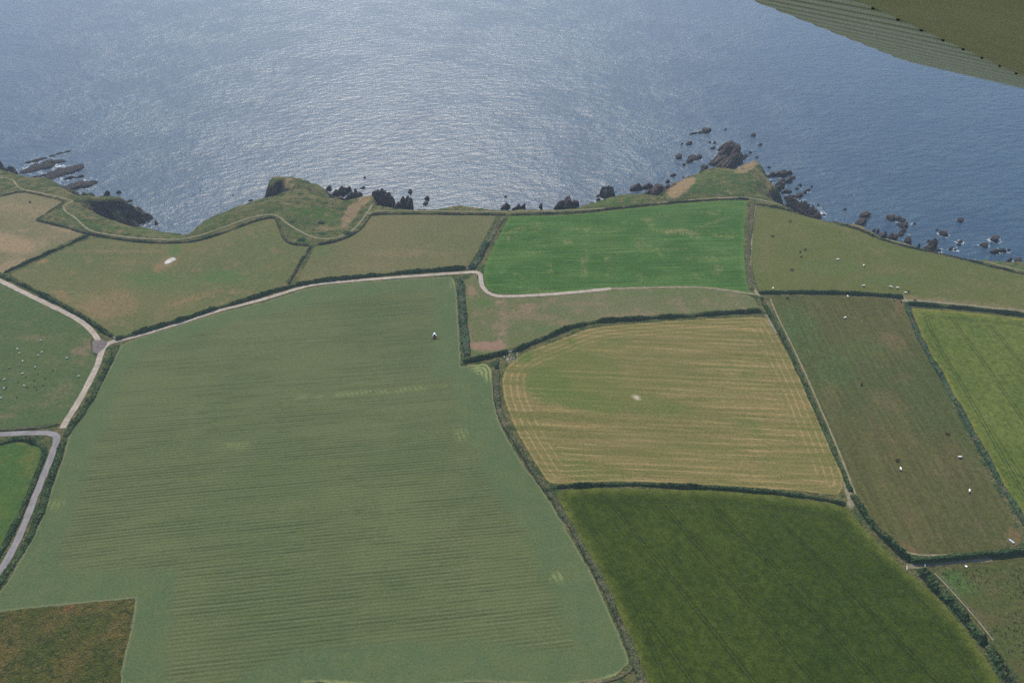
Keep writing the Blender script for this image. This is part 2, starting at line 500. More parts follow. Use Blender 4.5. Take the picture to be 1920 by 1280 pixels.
GREEN = [(590, 400, 50, 12, 10, .9), (560, 440, 25, 10, 40, .8), (610, 410, 60, 10, 15, .7), (1340, 345, 60, 18, -5, .6), (1160, 378, 50, 8, -5, .8), (400, 415, 30, 8, -20, .6), (590, 418, 80, 25, 10, .3), (1370, 340, 70, 22, 0, .5), (190, 425, 50, 6, 10, .6), (270, 436, 60, 6, 8, .6), (130, 405, 30, 10, 20, .5), (1870, 500, 60, 8, 8, .6), (1705, 458, 25, 4, 15, .8)]
attr_f(land, 'dry', blobs(LV[:, 0], LV[:, 1], LV[:, 2], DRY))
attr_f(land, 'green', blobs(LV[:, 0], LV[:, 1], LV[:, 2], GREEN))


# ------------------------------------------------------------------ fields
def field(key, name, label, mat, step=4.0, off=.06, attrs=None):
    P = FW[key]
    PL = P.tolist()
    X, Y = np.meshgrid(np.arange(P[:, 0].min(), P[:, 0].max(), step), np.arange(P[:, 1].min(), P[:, 1].max(), step))
    X, Y = X.ravel(), Y.ravel()
    X = X + rng.uniform(-.3, .3, X.shape) * step
    Y = Y + rng.uniform(-.3, .3, Y.shape) * step
    d, _, _ = segdist(X, Y, PL)
    ok = inside(X, Y, PL) & (d > step * .45)
    jit = P + rng.normal(0, .22, P.shape)
    n = len(P)
    pts = [Vector(p) for p in jit.tolist()] + [Vector(p) for p in zip(X[ok].tolist(), Y[ok].tolist())]
    vo, _, fo, *_ = delaunay_2d_cdt(pts, [(i, (i + 1) % n) for i in range(n)], [], 1, 1e-5)
    V = np.array([(v.x, v.y) for v in vo])
    z = ground(V[:, 0], V[:, 1]) + off
    o = mesh_np(name, np.column_stack([V, z]), [list(f) for f in fo], mat, None, True)
    tag(o, label, kind='structure')
    d, _, _ = segdist(V[:, 0], V[:, 1], PL)
    attr_f(o, 'edge', np.minimum(d, 80))
    for k, L in (attrs or {}).items():
        attr_f(o, k, L(V[:, 0], V[:, 1], z) if callable(L) else blobs(V[:, 0], V[:, 1], z, L))
    return o


def pasture(name, a, b, dry, dryamt=.5, mott=1.0, stripes=None):
    """grazed grass: two greens in broad patches, worn dry patches, fine mottling"""
    k = NT(name, .95, .0)
    n1 = k.noise(.012, 3, .5)
    n2 = k.noise(.07, 4, .6)
    n3 = k.noise(.5, 4, .65)
    n4 = k.noise(1.7, 2, .6)
    c = k.mix(k.smooth(k.math('ADD', k.math('MULTIPLY', n1, .6), k.math('MULTIPLY', n2, .4)), .4, .6), a, b)
    dm = k.math('MULTIPLY', k.smooth(n2, .52, .68), dryamt)
    dm = k.math('MAXIMUM', dm, k.math('MULTIPLY', k.attr('patch'), k.smooth(k.math('ADD', n3, k.math('MULTIPLY', k.attr('patch'), .25)), .42, .66)))
    c = k.mix(dm, c, dry)
    c = k.mix(k.math('MULTIPLY', k.attr('lush'), k.smooth(n3, .3, .6)), c, (.045, .105, .028))
    c = k.mix(k.math('MULTIPLY', k.smooth(n4, .66, .74), .5 * mott), c, (.17, .16, .09))
    if stripes is not None:
        st = k.noise(1.0, 2, .6, k.mapped(stripes, .02, .45))
        c = k.scale(c, k.smooth(st, .35, .65, .9, 1.1))
    v = k.math('MULTIPLY', k.smooth(n3, .3, .7, 1 - .14 * mott, 1 + .14 * mott), k.smooth(n4, .3, .7, 1 - .16 * mott, 1 + .16 * mott))
    c = k.scale(c, v)
    k.bump(n4, .25)
    return k.color(c)


m_dry = pasture('dry pasture', (.135, .115, .062), (.100, .102, .050), (.22, .155, .09), .6)
m_pond = pasture('mixed pasture', (.102, .098, .040), (.076, .090, .034), (.165, .112, .058), .45)
m_mid = pasture('olive pasture', (.108, .100, .045), (.088, .092, .039), (.145, .112, .06), .35)
m_graze = pasture('worn pasture', (.088, .098, .040), (.100, .104, .048), (.185, .120, .082), .45)
m_cliff = pasture('clifftop pasture', (.074, .086, .025), (.083, .089, .029), (.125, .105, .05), .3)
m_cattle = pasture('cattle pasture', (.066, .066, .023), (.051, .062, .021), (.098, .074, .034), .45, 1.2, wdir((1460, 600), (1600, 900)))
m_sheep = pasture('sheep pasture', (.054, .080, .031), (.063, .084, .032), (.13, .10, .06), .18)
m_darkgrass = pasture('lush pasture', (.042, .082, .022), (.056, .088, .020), (.10, .10, .03), .4)  # darker green is the grass's own colour
m_rush = pasture('rushy pasture', (.052, .064, .019), (.062, .064, .022), (.082, .066, .030), .5, 1.4)

PATCH_DRY = [(10, 455, 60, 18, 10, .8), (60, 460, 40, 6, -25, .5), (20, 500, 30, 12, -20, .6), (120, 430, 25, 4, 10, .7), (40, 390, 60, 8, 5, .4)]
PATCH_POND = [(180, 575, 45, 20, 20, .7), (225, 570, 35, 25, 0, .6), (120, 555, 25, 8, 25, .7), (399, 557, 5, 3, 0, 1.2), (434, 547, 3, 4, 0, 1), (80, 489, 11, 5, -5, 1.1), (215, 470, 90, 3, 0, .6), (300, 500, 14, 9, -20, .8), (318, 489, 20, 11, -20, .7), (360, 560, 60, 5, -16, .6), (240, 492, 40, 8, 0, .3)]
LUSH_POND = [(328, 470, 8, 14, 20, .8), (420, 520, 40, 12, 0, .7), (280, 525, 50, 12, 0, .5), (150, 560, 20, 10, 0, .4), (310, 530, 80, 20, 0, .3)]
field('dry', 'pasture', 'tan sun-dried pasture at the left coast', m_dry, 4, attrs={'patch': PATCH_DRY, 'lush': []})
field('pond', 'pasture', 'olive pasture with the pale pond', m_pond, 4, attrs={'patch': PATCH_POND, 'lush': LUSH_POND})
field('mid', 'pasture', 'plain olive pasture left of the bright green field', m_mid, 4, attrs={'patch': [(760, 475, 90, 8, 0, .5), (700, 500, 60, 8, 0, .4), (560, 505, 6, 30, 25, .4), (620, 530, 60, 4, -8, .5)], 'lush': [(605, 470, 20, 10, 0, .4)]})
field('graze', 'pasture', 'narrow worn pasture below the bright green field', m_graze, 3,
      attrs={'patch': [(918, 650, 30, 8, -2, 1.4), (905, 650, 22, 9, 0, 1.4), (932, 567, 8, 4, 0, 1.3), (884, 545, 8, 12, -20, .8), (943, 600, 4, 45, 0, .7), (941, 632, 5, 14, 10, 1.0), (990, 575, 22, 6, 0, .7), (970, 590, 40, 10, 0, .5), (1020, 595, 25, 6, 0, .5), (1100, 570, 50, 5, 0, .4), (1180, 590, 60, 5, -3, .5), (882, 630, 5, 30, 0, .5)], 'lush': [(910, 568, 20, 5, 0, .7), (1200, 550, 60, 4, 0, .4), (900, 660, 30, 3, 0, .8), (1000, 615, 40, 6, 0, .4)]})
field('clifftop', 'pasture', 'clifftop pasture with scattered cattle on the right', m_cliff, 4,
      attrs={'patch': [(1710, 560, 16, 5, 10, 1.5), (1755, 562, 35, 4, 6, 1.0), (1830, 570, 90, 4, 6, .9), (1920, 583, 60, 4, 6, .9), (1610, 445, 20, 4, 0, .5), (1670, 505, 30, 6, 0, .5), (1850, 535, 40, 8, 5, .35), (1435, 470, 14, 40, 0, .3)], 'lush': [(1560, 500, 60, 14, 0, .3), (1660, 525, 40, 8, 0, .4)]})
field('cattle', 'pasture', 'long brownish green pasture with cattle on the right', m_cattle, 4,
      attrs={'patch': [(1688, 572, 8, 20, 10, 1.1), (1675, 640, 26, 14, 20, .7), (1560, 740, 30, 20, 60, .4), (1665, 755, 40, 20, 20, .5), (1680, 820, 50, 16, 10, .4), (1790, 870, 30, 60, -25, .35), (1903, 1008, 14, 16, -30, 1.3), (1715, 1036, 20, 8, 20, 1.2), (1700, 1025, 25, 4, 40, .8), (1640, 557, 60, 2.5, 3, .8), (1820, 980, 40, 8, 10, .35), (1750, 1005, 40, 8, 0, .3)], 'lush': [(1500, 620, 30, 50, -20, .35), (1560, 690, 40, 40, 0, .25), (1620, 650, 30, 20, 0, .2)]})
field('sheep', 'pasture', 'green pasture grazed by white sheep on the left', m_sheep, 4, attrs={'patch': [(150, 660, 18, 10, 0, .9), (165, 645, 8, 12, 0, .9), (10, 778, 14, 6, 0, .8), (110, 735, 30, 12, -30, .5), (60, 633, 30, 5, 0, .5), (145, 680, 14, 6, 0, .6), (60, 760, 90, 2, 0, .4)], 'lush': []})
field('darkgrass', 'pasture', 'dark green pasture left of the tarmac lane', m_darkgrass, 4, attrs={'patch': [(45, 830, 16, 4, 0, 1), (60, 870, 12, 30, 15, .5)], 'lush': []})
field('rush', 'pasture', 'rushy pasture in the bottom right corner', m_rush, 3, attrs={'patch': [(1760, 1062, 20, 5, -6, 1.4), (1830, 1056, 70, 4, -5, .8), (1760, 1075, 8, 10, 40, 1.2)], 'lush': [(1790, 1090, 35, 18, 30, .6), (1830, 1100, 30, 10, 0, .4)]})

# bright green clover field
k = NT('bright green crop', .9, .0)
n1, n2, n3 = k.noise(.02, 3), k.noise(.09, 4, .6), k.noise(.7, 4, .65)
ad = wdir((950, 480), (1390, 470))
st = k.noise(1.0, 3, .6, k.mapped(ad, .012, .22))
st2 = k.noise(1.0, 2, .6, k.mapped(ad, .03, .9))
c = k.mix(k.smooth(n1, .4, .62), (.034, .080, .017), (.049, .097, .025))
c = k.mix(k.smooth(st, .5, .72, 0, .55), c, (.085, .135, .040))
c = k.mix(k.math('MULTIPLY', k.attr('patch'), k.smooth(k.math('ADD', n3, k.math('MULTIPLY', n2, .6)), .70, 1.10)), c, (.175, .150, .066))
c = k.mix(k.math('MULTIPLY', k.smooth(n2, .60, .70), .45), c, (.12, .15, .055))
c = k.mix(k.math('MULTIPLY', k.smooth(k.attr('edge'), 5, 0), .5), c, (.070, .125, .030))
c = k.scale(c, k.math('MULTIPLY', k.smooth(st2, .3, .7, .84, 1.16), k.smooth(n3, .3, .7, .82, 1.18)))
k.bump(n3, .3)
m_clover = k.color(c)
field('clover', 'crop_field', 'bright green crop field under the headland', m_clover, 3,
      attrs={'patch': [(1096, 497, 5, 26, 4, 1.5), (1033, 505, 2.5, 16, 0, 1), (1260, 434, 40, 4, 4, 1.3), (1295, 437, 20, 6, 20, 1.3), (1330, 420, 40, 3, -20, .8), (1340, 442, 14, 3, 0, 1.1), (950, 446, 8, 5, 0, 1.2), (968, 447, 8, 3, 0, 1), (1064, 453, 10, 4, 0, 1.1), (1005, 473, 16, 4, 0, .9), (975, 430, 30, 4, -15, .8), (1003, 425, 14, 10, 0, .6), (1205, 460, 16, 14, 0, .6), (1240, 468, 60, 2.5, -2, .8), (1225, 410, 30, 5, -10, .7), (1330, 400, 20, 5, 0, .6), (1310, 516, 14, 5, -10, 1.1), (1205, 525, 8, 4, 0, 1.1), (1320, 485, 40, 6, 0, .6), (1010, 545, 25, 3, 0, .9), (1120, 430, 60, 6, 0, .45), (1150, 480, 16, 40, 0, .3), (1345, 505, 8, 12, 0, .7), (1370, 440, 14, 8, 0, .5)]})

# stubble
k = NT('striped stubble', .95, .0)
n1, n2, n3 = k.noise(.018, 4), k.noise(.1, 4, .6), k.noise(.9, 4, .65)
ast = wdir((960, 760), (1540, 785))
wob = k.math('MULTIPLY', k.math('SUBTRACT', n2, .5), 3.0)
across = k.math('ADD', k.sep(k.mapped(ast))[1], wob)
line = k.math('SINE', k.math('MULTIPLY', across, 2 * math.pi / 4.6))
st = k.noise(1.0, 4, .65, k.mapped(ast, .015, .33))
inner = k.smooth(k.math('ADD', k.attr('edge'), k.math('MULTIPLY', n2, 6)), 16, 22)
eline = k.math('SINE', k.math('MULTIPLY', k.math('ADD', k.attr('edge'), k.math('MULTIPLY', k.math('SUBTRACT', n2, .5), 1.5)), 2 * math.pi / 4.2))
pat = k.math('ADD', k.math('MULTIPLY', line, inner), k.math('MULTIPLY', eline, k.math('SUBTRACT', 1.0, inner)))
pat = k.math('MULTIPLY', pat, k.math('ADD', k.math('MULTIPLY', inner, k.math('SUBTRACT', k.smooth(n1, .3, .65, .5, 1.1), 1.15)), 1.15))
base = k.mix(k.smooth(st, .36, .64), (.104, .101, .032), (.160, .126, .052))
grn = k.math('MAXIMUM', k.math('MULTIPLY', k.attr('green'), k.smooth(k.math('ADD', k.math('ADD', k.math('MULTIPLY', n2, .5), k.math('MULTIPLY', st, .6)), k.math('MULTIPLY', k.attr('green'), .32)), .46, .84)), k.math('MULTIPLY', k.smooth(n1, .55, .68), .45))
base = k.mix(grn, base, (.066, .098, .022))
base = k.mix(k.math('MULTIPLY', k.smooth(k.math('ADD', pat, k.math('MULTIPLY', k.math('SUBTRACT', st, .5), 3)), .5, 1.3), k.math('SUBTRACT', .55, k.math('MULTIPLY', grn, .40))), base, (.255, .190, .080))
base = k.mix(k.math('MULTIPLY', k.attr('pale'), k.smooth(n3, .25, .5)), base, (.42, .36, .27))
base = k.scale(base, k.smooth(n3, .28, .72, .76, 1.24))
k.bump(n3, .3)
m_stub = k.color(base)
field('stubble', 'stubble_field', 'tan striped stubble field with a green patch', m_stub, 3,
      attrs={'green': [(1030, 720, 50, 36, 20, .8), (1090, 700, 90, 55, 10, .6), (1090, 748, 90, 22, 12, .75), (1180, 752, 130, 22, 10, .6), (1180, 700, 120, 60, 0, .35), (1290, 720, 120, 40, 5, .25), (1300, 850, 100, 30, 0, .3), (1470, 870, 60, 18, 0, .35), (1071, 641, 9, 5, 0, 1), (1150, 640, 40, 12, 0, .5), (985, 672, 22, 10, -20, .8)],
             'pale': [(1200, 747, 8, 2, 5, 1.0), (1192, 745, 4, 2, 0, .8)]})


# wheat / barley
def cereal(name, a, b, edgec, ang, sp, edge_w):
    k = NT(name, .85, .0)
    n1, n2, n3 = k.noise(.016, 4, .6), k.noise(.12, 4, .6), k.noise(1.1, 4, .65)
    st = k.noise(1.0, 5, .7, k.mapped(ang, .05, .13))
    st2 = k.noise(1.0, 3, .6, k.mapped(ang, .05, 1.0))
    c = k.mix(k.smooth(k.math('ADD', k.math('MULTIPLY', n1, .5), k.math('MULTIPLY', st, .5)), .34, .68), a, b)
    ac = k.sep(k.mapped(ang))[1]
    fr = k.math('FRACT', k.math('DIVIDE', k.math('ADD', ac, k.math('MULTIPLY', n1, 2.0)), sp))
    tl = k.math('ADD', k.smooth(k.math('ABSOLUTE', k.math('SUBTRACT', fr, .5)), .016, .006), k.smooth(k.math('ABSOLUTE', k.math('SUBTRACT', fr, .5 + 1.9 / sp)), .016, .006))
    tl = k.math('MULTIPLY', tl, k.smooth(k.attr('edge'), 10, 14))
    e = k.attr('edge')
    el = k.math('ADD', k.smooth(k.math('ABSOLUTE', k.math('SUBTRACT', e, 8.2)), .45, .2), k.smooth(k.math('ABSOLUTE', k.math('SUBTRACT', e, 10.1)), .45, .2))
    c = k.mix(k.math('MULTIPLY', k.smooth(k.math('ADD', e, k.math('MULTIPLY', n2, 3.0)), edge_w + 1.5, 1.0), .75), c, edgec)
    c = k.mix(k.math('MULTIPLY', k.math('MAXIMUM', k.math('MULTIPLY', tl, .7), el), .65), c, (.022, .030, .010))
    c = k.scale(c, k.math('MULTIPLY', k.math('MULTIPLY', k.smooth(st2, .3, .7, .93, 1.07), k.smooth(k.noise(.28, 4, .7), .32, .68, .80, 1.22)), k.smooth(n3, .28, .72, .74, 1.26)))
    k.bump(k.math('ADD', n3, k.math('MULTIPLY', tl, -.6)), .45)
    return k.color(c)


aw = wdir((1300, 960), (1560, 1250))
field('wheat', 'wheat_field', 'dark green standing wheat field at the bottom right', cereal('standing wheat', (.023, .039, .0055), (.040, .056, .0090), (.085, .098, .021), aw, 24.0, 7), 3)
ab = wdir((1760, 640), (1900, 850))
field('barley', 'barley_field', 'yellow-green barley field on the right edge', cereal('yellow barley', (.060, .086, .016), (.092, .108, .025), (.150, .138, .028), ab, 24.0, 5), 3)

# cut hay in windrows
k = NT('cut hay', .95, .0)
n1, n2, n3 = k.noise(.012, 4), k.noise(.08, 4, .6), k.noise(1.0, 4, .65)
ah = wdir((300, 930), (1000, 868))
dang = k.math('MULTIPLY', k.math('SUBTRACT', n1, .5), 2.0)
hv = k.sep(k.mapped(ah))
ac = k.math('ADD', k.math('ADD', hv[1], dang), k.math('MULTIPLY', k.math('SUBTRACT', n2, .5), .12))
rowid = k.noise(1.0, 3, .75, k.mapped(ah, .009, .085))
row = k.math('SINE', k.math('MULTIPLY', ac, 2 * math.pi / 2.15))
row2 = k.math('SINE', k.math('MULTIPLY', ac, 2 * math.pi / 4.3))
st = k.noise(1.0, 5, .75, k.mapped(ah, .007, .34))
rows_in = k.smooth(k.math('ADD', k.attr('rows'), k.math('MULTIPLY', k.math('SUBTRACT', k.noise(.05, 5, .7), .5), 16.0)), -3.0, 5.0)
pal = k.mix(k.smooth(k.math('ADD', k.math('MULTIPLY', n1, .7), k.math('MULTIPLY', rowid, .3)), .42, .58), (.088, .102, .043), (.073, .094, .038))
dark = k.mix(k.smooth(n1, .45, .6), (.050, .055, .025), (.038, .051, .022))
rg = k.math('ABSOLUTE', k.math('SUBTRACT', k.noise(1.0, 4, .75, k.mapped(ah, .0035, .13, 1, (3, 7, 0))), .5))
rgl = k.math('MULTIPLY', k.smooth(rg, .035, .0), k.smooth(k.noise(1.0, 3, .6, k.mapped(ah, .02, .05, 1, (9, 2, 0))), .40, .60, .1, 1.0))
st3 = k.noise(1.0, 3, .7, k.mapped(ah, .01, .95, 1, (1, 5, 0)))
rp = k.math('ADD', k.math('MULTIPLY', row, k.smooth(rowid, .40, .64, .22, 1.25)), k.math('ADD', k.math('MULTIPLY', k.math('MULTIPLY', row2, .55), k.smooth(rowid, .46, .66)), k.math('ADD', k.math('MULTIPLY', rgl, .75), k.math('ADD', k.math('MULTIPLY', k.math('SUBTRACT', st3, .5), 1.4), k.math('MULTIPLY', k.math('SUBTRACT', st, .5), 2.8)))))
hc = k.mix(k.math('MULTIPLY', k.smooth(rp, -.1, 1.3), k.math('SUBTRACT', .66, k.smooth(rowid, .35, .6, .34, .0))), pal, dark)
hc = k.mix(k.math('MULTIPLY', k.smooth(rp, -.6, -1.3), .25), hc, (.155, .160, .085))
headc = k.mix(k.smooth(n2, .4, .62), (.067, .095, .041), (.077, .100, .042))
e = k.attr('edge')
c = k.mix(rows_in, headc, hc)
c = k.mix(k.math('MULTIPLY', k.math('MULTIPLY', k.smooth(k.math('SINE', k.math('MULTIPLY', e, 2 * math.pi / 3.1)), .6, 1.0), k.smooth(n1, .45, .6)), .18), c, (.060, .085, .045))
c = k.mix(k.math('MULTIPLY', k.smooth(e, 1.6, .2), .6), c, (.16, .16, .085))
c = k.mix(k.math('MULTIPLY', k.attr('yel'), k.smooth(k.math('ADD', n3, k.math('MULTIPLY', k.math('SINE', k.math('MULTIPLY', e, 2.2)), .2)), .3, .6)), c, (.17, .19, .075))
c = k.scale(c, k.smooth(n3, .28, .72, .84, 1.16))
k.bump(k.math('ADD', n3, k.math('MULTIPLY', k.math('MULTIPLY', row, rows_in), -.2)), .3)
m_hay = k.color(c)
RW = W(chaikin(ROWS, True, 1)).tolist()


def rows_attr(x, y, z):
    d, _, _ = segdist(x, y, RW)
    return np.where(inside(x, y, RW), np.minimum(d, 10), -np.minimum(d, 10))


field('hay', 'hay_field', 'large cut hay field striped with windrows', m_hay, 3,
      attrs={'rows': rows_attr, 'yel': [(905, 690, 22, 12, 20, 1.1), (915, 700, 8, 14, 0, 1), (1045, 1080, 12, 9, 0, .7), (865, 815, 14, 10, 0, .4), (850, 527, 3, 20, 0, .6), (440, 835, 30, 6, 0, .35), (1155, 1268, 30, 5, -20, .8), (650, 1280, 90, 3, 0, .8), (100, 945, 20, 6, 0, .4), (700, 735, 150, 2.0, -4, .5)]})
k = NT('rough tussock grass', .95, .0)
n1, n2, n3 = k.noise(.05, 4, .6), k.noise(.3, 5, .65, None, 1.0), k.noise(1.2, 4, .65)
c = k.mix(k.smooth(n1, .4, .62), (.062, .072, .018), (.105, .085, .028))
c = k.mix(k.smooth(n2, .50, .66), c, (.036, .050, .016))
c = k.mix(k.math('MULTIPLY', k.smooth(n1, .6, .72), .8), c, (.165, .090, .036))
c = k.mix(k.smooth(n2, .40, .30), c, (.125, .115, .048))
c = k.scale(c, k.smooth(n3, .28, .72, .68, 1.32))
k.bump(k.math('ADD', n3, k.math('MULTIPLY', n2, 2.0)), 1.2)
field('rough', 'rough_ground', 'unmown rough brown grass in the bottom left corner', k.color(c), 3)


# ------------------------------------------------------------------ ribbons: tracks and paths
def ribbon(name, label, pts, w, mat, off=.10, step=1.5, wob=.15, kind='structure'):
    C = resample(W(chaikin(pts, False, 2, 75)), step)
    T = np.gradient(C, axis=0)
    T /= np.linalg.norm(T, axis=1)[:, None] + 1e-9
    N = np.stack([-T[:, 1], T[:, 0]], 1)
    cols = np.linspace(-1, 1, 5)
    s = np.arange(len(C)) * step
    V, ac, al = [], [], []
    for q in cols:
        ww = w / 2 * (1 + wob * vnoise(s, s * 0 + q * 50, 4.0, 21))
        p = C + N * (q * ww)[:, None]
        V.append(np.column_stack([p, ground(p[:, 0], p[:, 1]) + off]))
        ac.append(np.full(len(C), q))
        al.append(s)
    V = np.concatenate(V)
    n = len(C)
    F = [[c * n + i, (c + 1) * n + i, (c + 1) * n + i + 1, c * n + i + 1] for c in range(4) for i in range(n - 1)]
    F = [f[::-1] for f in F]
    o = mesh_np(name, V, F, mat, None, True)
    attr_f(o, 'across', np.concatenate(ac))
    attr_f(o, 'along', np.concatenate(al))
    return tag(o, label, kind=kind)


k = NT('old concrete', .9, .2)
n1, n2 = k.noise(.15, 4, .6), k.noise(1.2, 4, .65)
c = k.mix(k.smooth(n1, .35, .65), (.25, .205, .168), (.335, .282, .236))
fr = k.math('FRACT', k.math('DIVIDE', k.attr('along'), 5.0))
c = k.mix(k.math('MULTIPLY', k.smooth(k.math('ABSOLUTE', k.math('SUBTRACT', fr, .5)), .06, .02), k.smooth(k.noise(.2, 2), .45, .55, .1, .8)), c, (.13, .12, .085))
mid = k.smooth(k.math('ABSOLUTE', k.attr('across')), .22, .05)
c = k.mix(k.math('MULTIPLY', mid, k.smooth(n1, .5, .62, .15, .6)), c, (.16, .15, .10))
c = k.mix(k.smooth(k.math('ADD', k.math('ABSOLUTE', k.attr('across')), k.math('MULTIPLY', k.math('SUBTRACT', n2, .5), .9)), .80, 1.0), c, (.12, .12, .06))
c = k.scale(c, k.smooth(n2, .3, .7, .85, 1.15))
m_conc = k.color(c)
k = NT('lane tarmac', .9, .2)
n1, n2 = k.noise(.2, 4, .6), k.noise(1.5, 4, .65)
c = k.mix(k.smooth(n1, .35, .65), (.155, .145, .150), (.205, .190, .195))
c = k.mix(k.math('MULTIPLY', k.smooth(k.math('ABSOLUTE', k.attr('across')), .2, .05), .4), c, (.13, .13, .115))
c = k.mix(k.smooth(k.math('ADD', k.math('ABSOLUTE', k.attr('across')), k.math('MULTIPLY', k.math('SUBTRACT', n2, .5), .6)), .86, 1.0), c, (.09, .095, .045))
m_tar = k.color(k.scale(c, k.smooth(n2, .3, .7, .88, 1.12)))
k = NT('trodden earth', .95, .0)
n1, n2 = k.noise(.3, 4, .6), k.noise(1.5, 4, .65)
c = k.mix(k.smooth(n1, .35, .65), (.20, .165, .115), (.145, .135, .08))
c = k.mix(k.smooth(k.math('ADD', k.math('ABSOLUTE', k.attr('across')), k.math('MULTIPLY', k.math('SUBTRACT', n1, .5), 1.6)), .5, .9), c, (.095, .10, .045))
m_path = k.color(k.scale(c, k.smooth(n2, .3, .7, .8, 1.2)))

ribbon('track', 'concrete farm track along the top of the hay field', T1, 3.5, m_conc, .10)
ribbon('track', 'concrete track bending round the bright green field', T1B, 3.6, m_conc, .13)
ribbon('track', 'faint earth track continuing to the right', T1C, 3.0, m_path, .10)
ribbon('track', 'concrete track beside the sheep field', T2, 3.8, m_conc, .10)
ribbon('track', 'concrete track from the yard down to the lane', T3, 4.2, m_conc, .14)
ribbon('road', 'grey tarmac lane with a sharp bend', R1, 3.9, m_tar, .18)
ribbon('path', 'trodden coast path over the left headlands', P1, 1.9, m_path, .12)
ribbon('path', 'coast path along the cliff edge', P2, 1.9, m_path, .12)
ribbon('path', 'earth path beside the bank right of the green field', P3, 3.2, m_path, .12)
ribbon('path', 'worn earth strip along the trimmed hedge', [(1700, 1062), (1718, 1061), (1740, 1058), (1790, 1054), (1860, 1048)], 3.0, m_path, .14)
ribbon('path', 'worn tracks at the field gateway', [(1690, 564), (1712, 563), (1760, 567), (1840, 575), (1960, 588)], 3.2, m_path, .14)
ribbon('path', 'worn track at the corner of the stubble field', [(1436, 590), (1443, 602), (1456, 625)], 3.0, m_path, .14)
ribbon('path', 'bare earth gateway at the stubble field corner', [(1585, 903), (1591, 925), (1597, 945), (1593, 952)], 4.0, m_path, .14)
ribbon('path', 'narrow sheep path beside the bushy hedge', [(1752, 1074), (1775, 1097), (1803, 1128), (1838, 1168), (1862, 1200)], .9, m_path, .14)
ribbon('path', 'tan grass margin left of the cattle pasture', [(1444, 560), (1458, 594), (1500, 678), (1540, 769), (1578, 858), (1608, 938), (1632, 979), (1682, 1025), (1716, 1042), (1800, 1039)], 1.3, m_path, .13)
yw = W(chaikin(YARD, True, 2))
yv = np.column_stack([yw, ground(yw[:, 0], yw[:, 1]) + .20])
tag(mesh_np('yard', yv, [list(range(len(yv)))[::-1]], flat('dark hardcore', (.115, .098, .092), .95, .1, .25, .6)), 'dark hardcore yard at the track junction', kind='structure')
if land:
    pw = W(chaikin([(308, 492), (315, 486), (324, 482), (329, 484), (330, 487), (317, 494), (310, 496)], True, 2))
    pv = np.column_stack([pw, ground(pw[:, 0], pw[:, 1]) + .14])
    pm = NT('silty water', .8, .05)
    pn = pm.noise(.25, 3)
    tag(mesh_np('pond', pv, [list(range(len(pv)))], pm.color(pm.mix(pm.smooth(pn, .4, .6), (.30, .30, .27), (.42, .41, .37)))), 'small pale pond in the olive pasture', kind='structure')


# ------------------------------------------------------------------ hedges
def hedge_mat(name, a, b, dry):
    k = NT(name, .9, .0)
    n1, n2, n3 = k.noise(.12, 3), k.noise(.55, 4, .65), k.noise(2.0, 3, .6)
    c = k.mix(k.smooth(n2, .36, .64), a, b)
    c = k.mix(k.math('MULTIPLY', k.smooth(n1, .50, .66), .8), c, dry)
    return k.color(k.scale(c, k.smooth(n3, .28, .72, .65, 1.35)))


m_hedge = hedge_mat('blackthorn leaves', (.028, .050, .020), (.058, .088, .037), (.085, .088, .042))
m_bramble = hedge_mat('bramble leaves', (.038, .066, .034), (.064, .096, .050), (.10, .085, .060))
m_bank = hedge_mat('grassy bank', (.062, .072, .036), (.105, .100, .054), (.15, .125, .080))
m_ditch = hedge_mat('dry hedge grass', (.050, .060, .030), (.085, .088, .050), (.125, .105, .066))


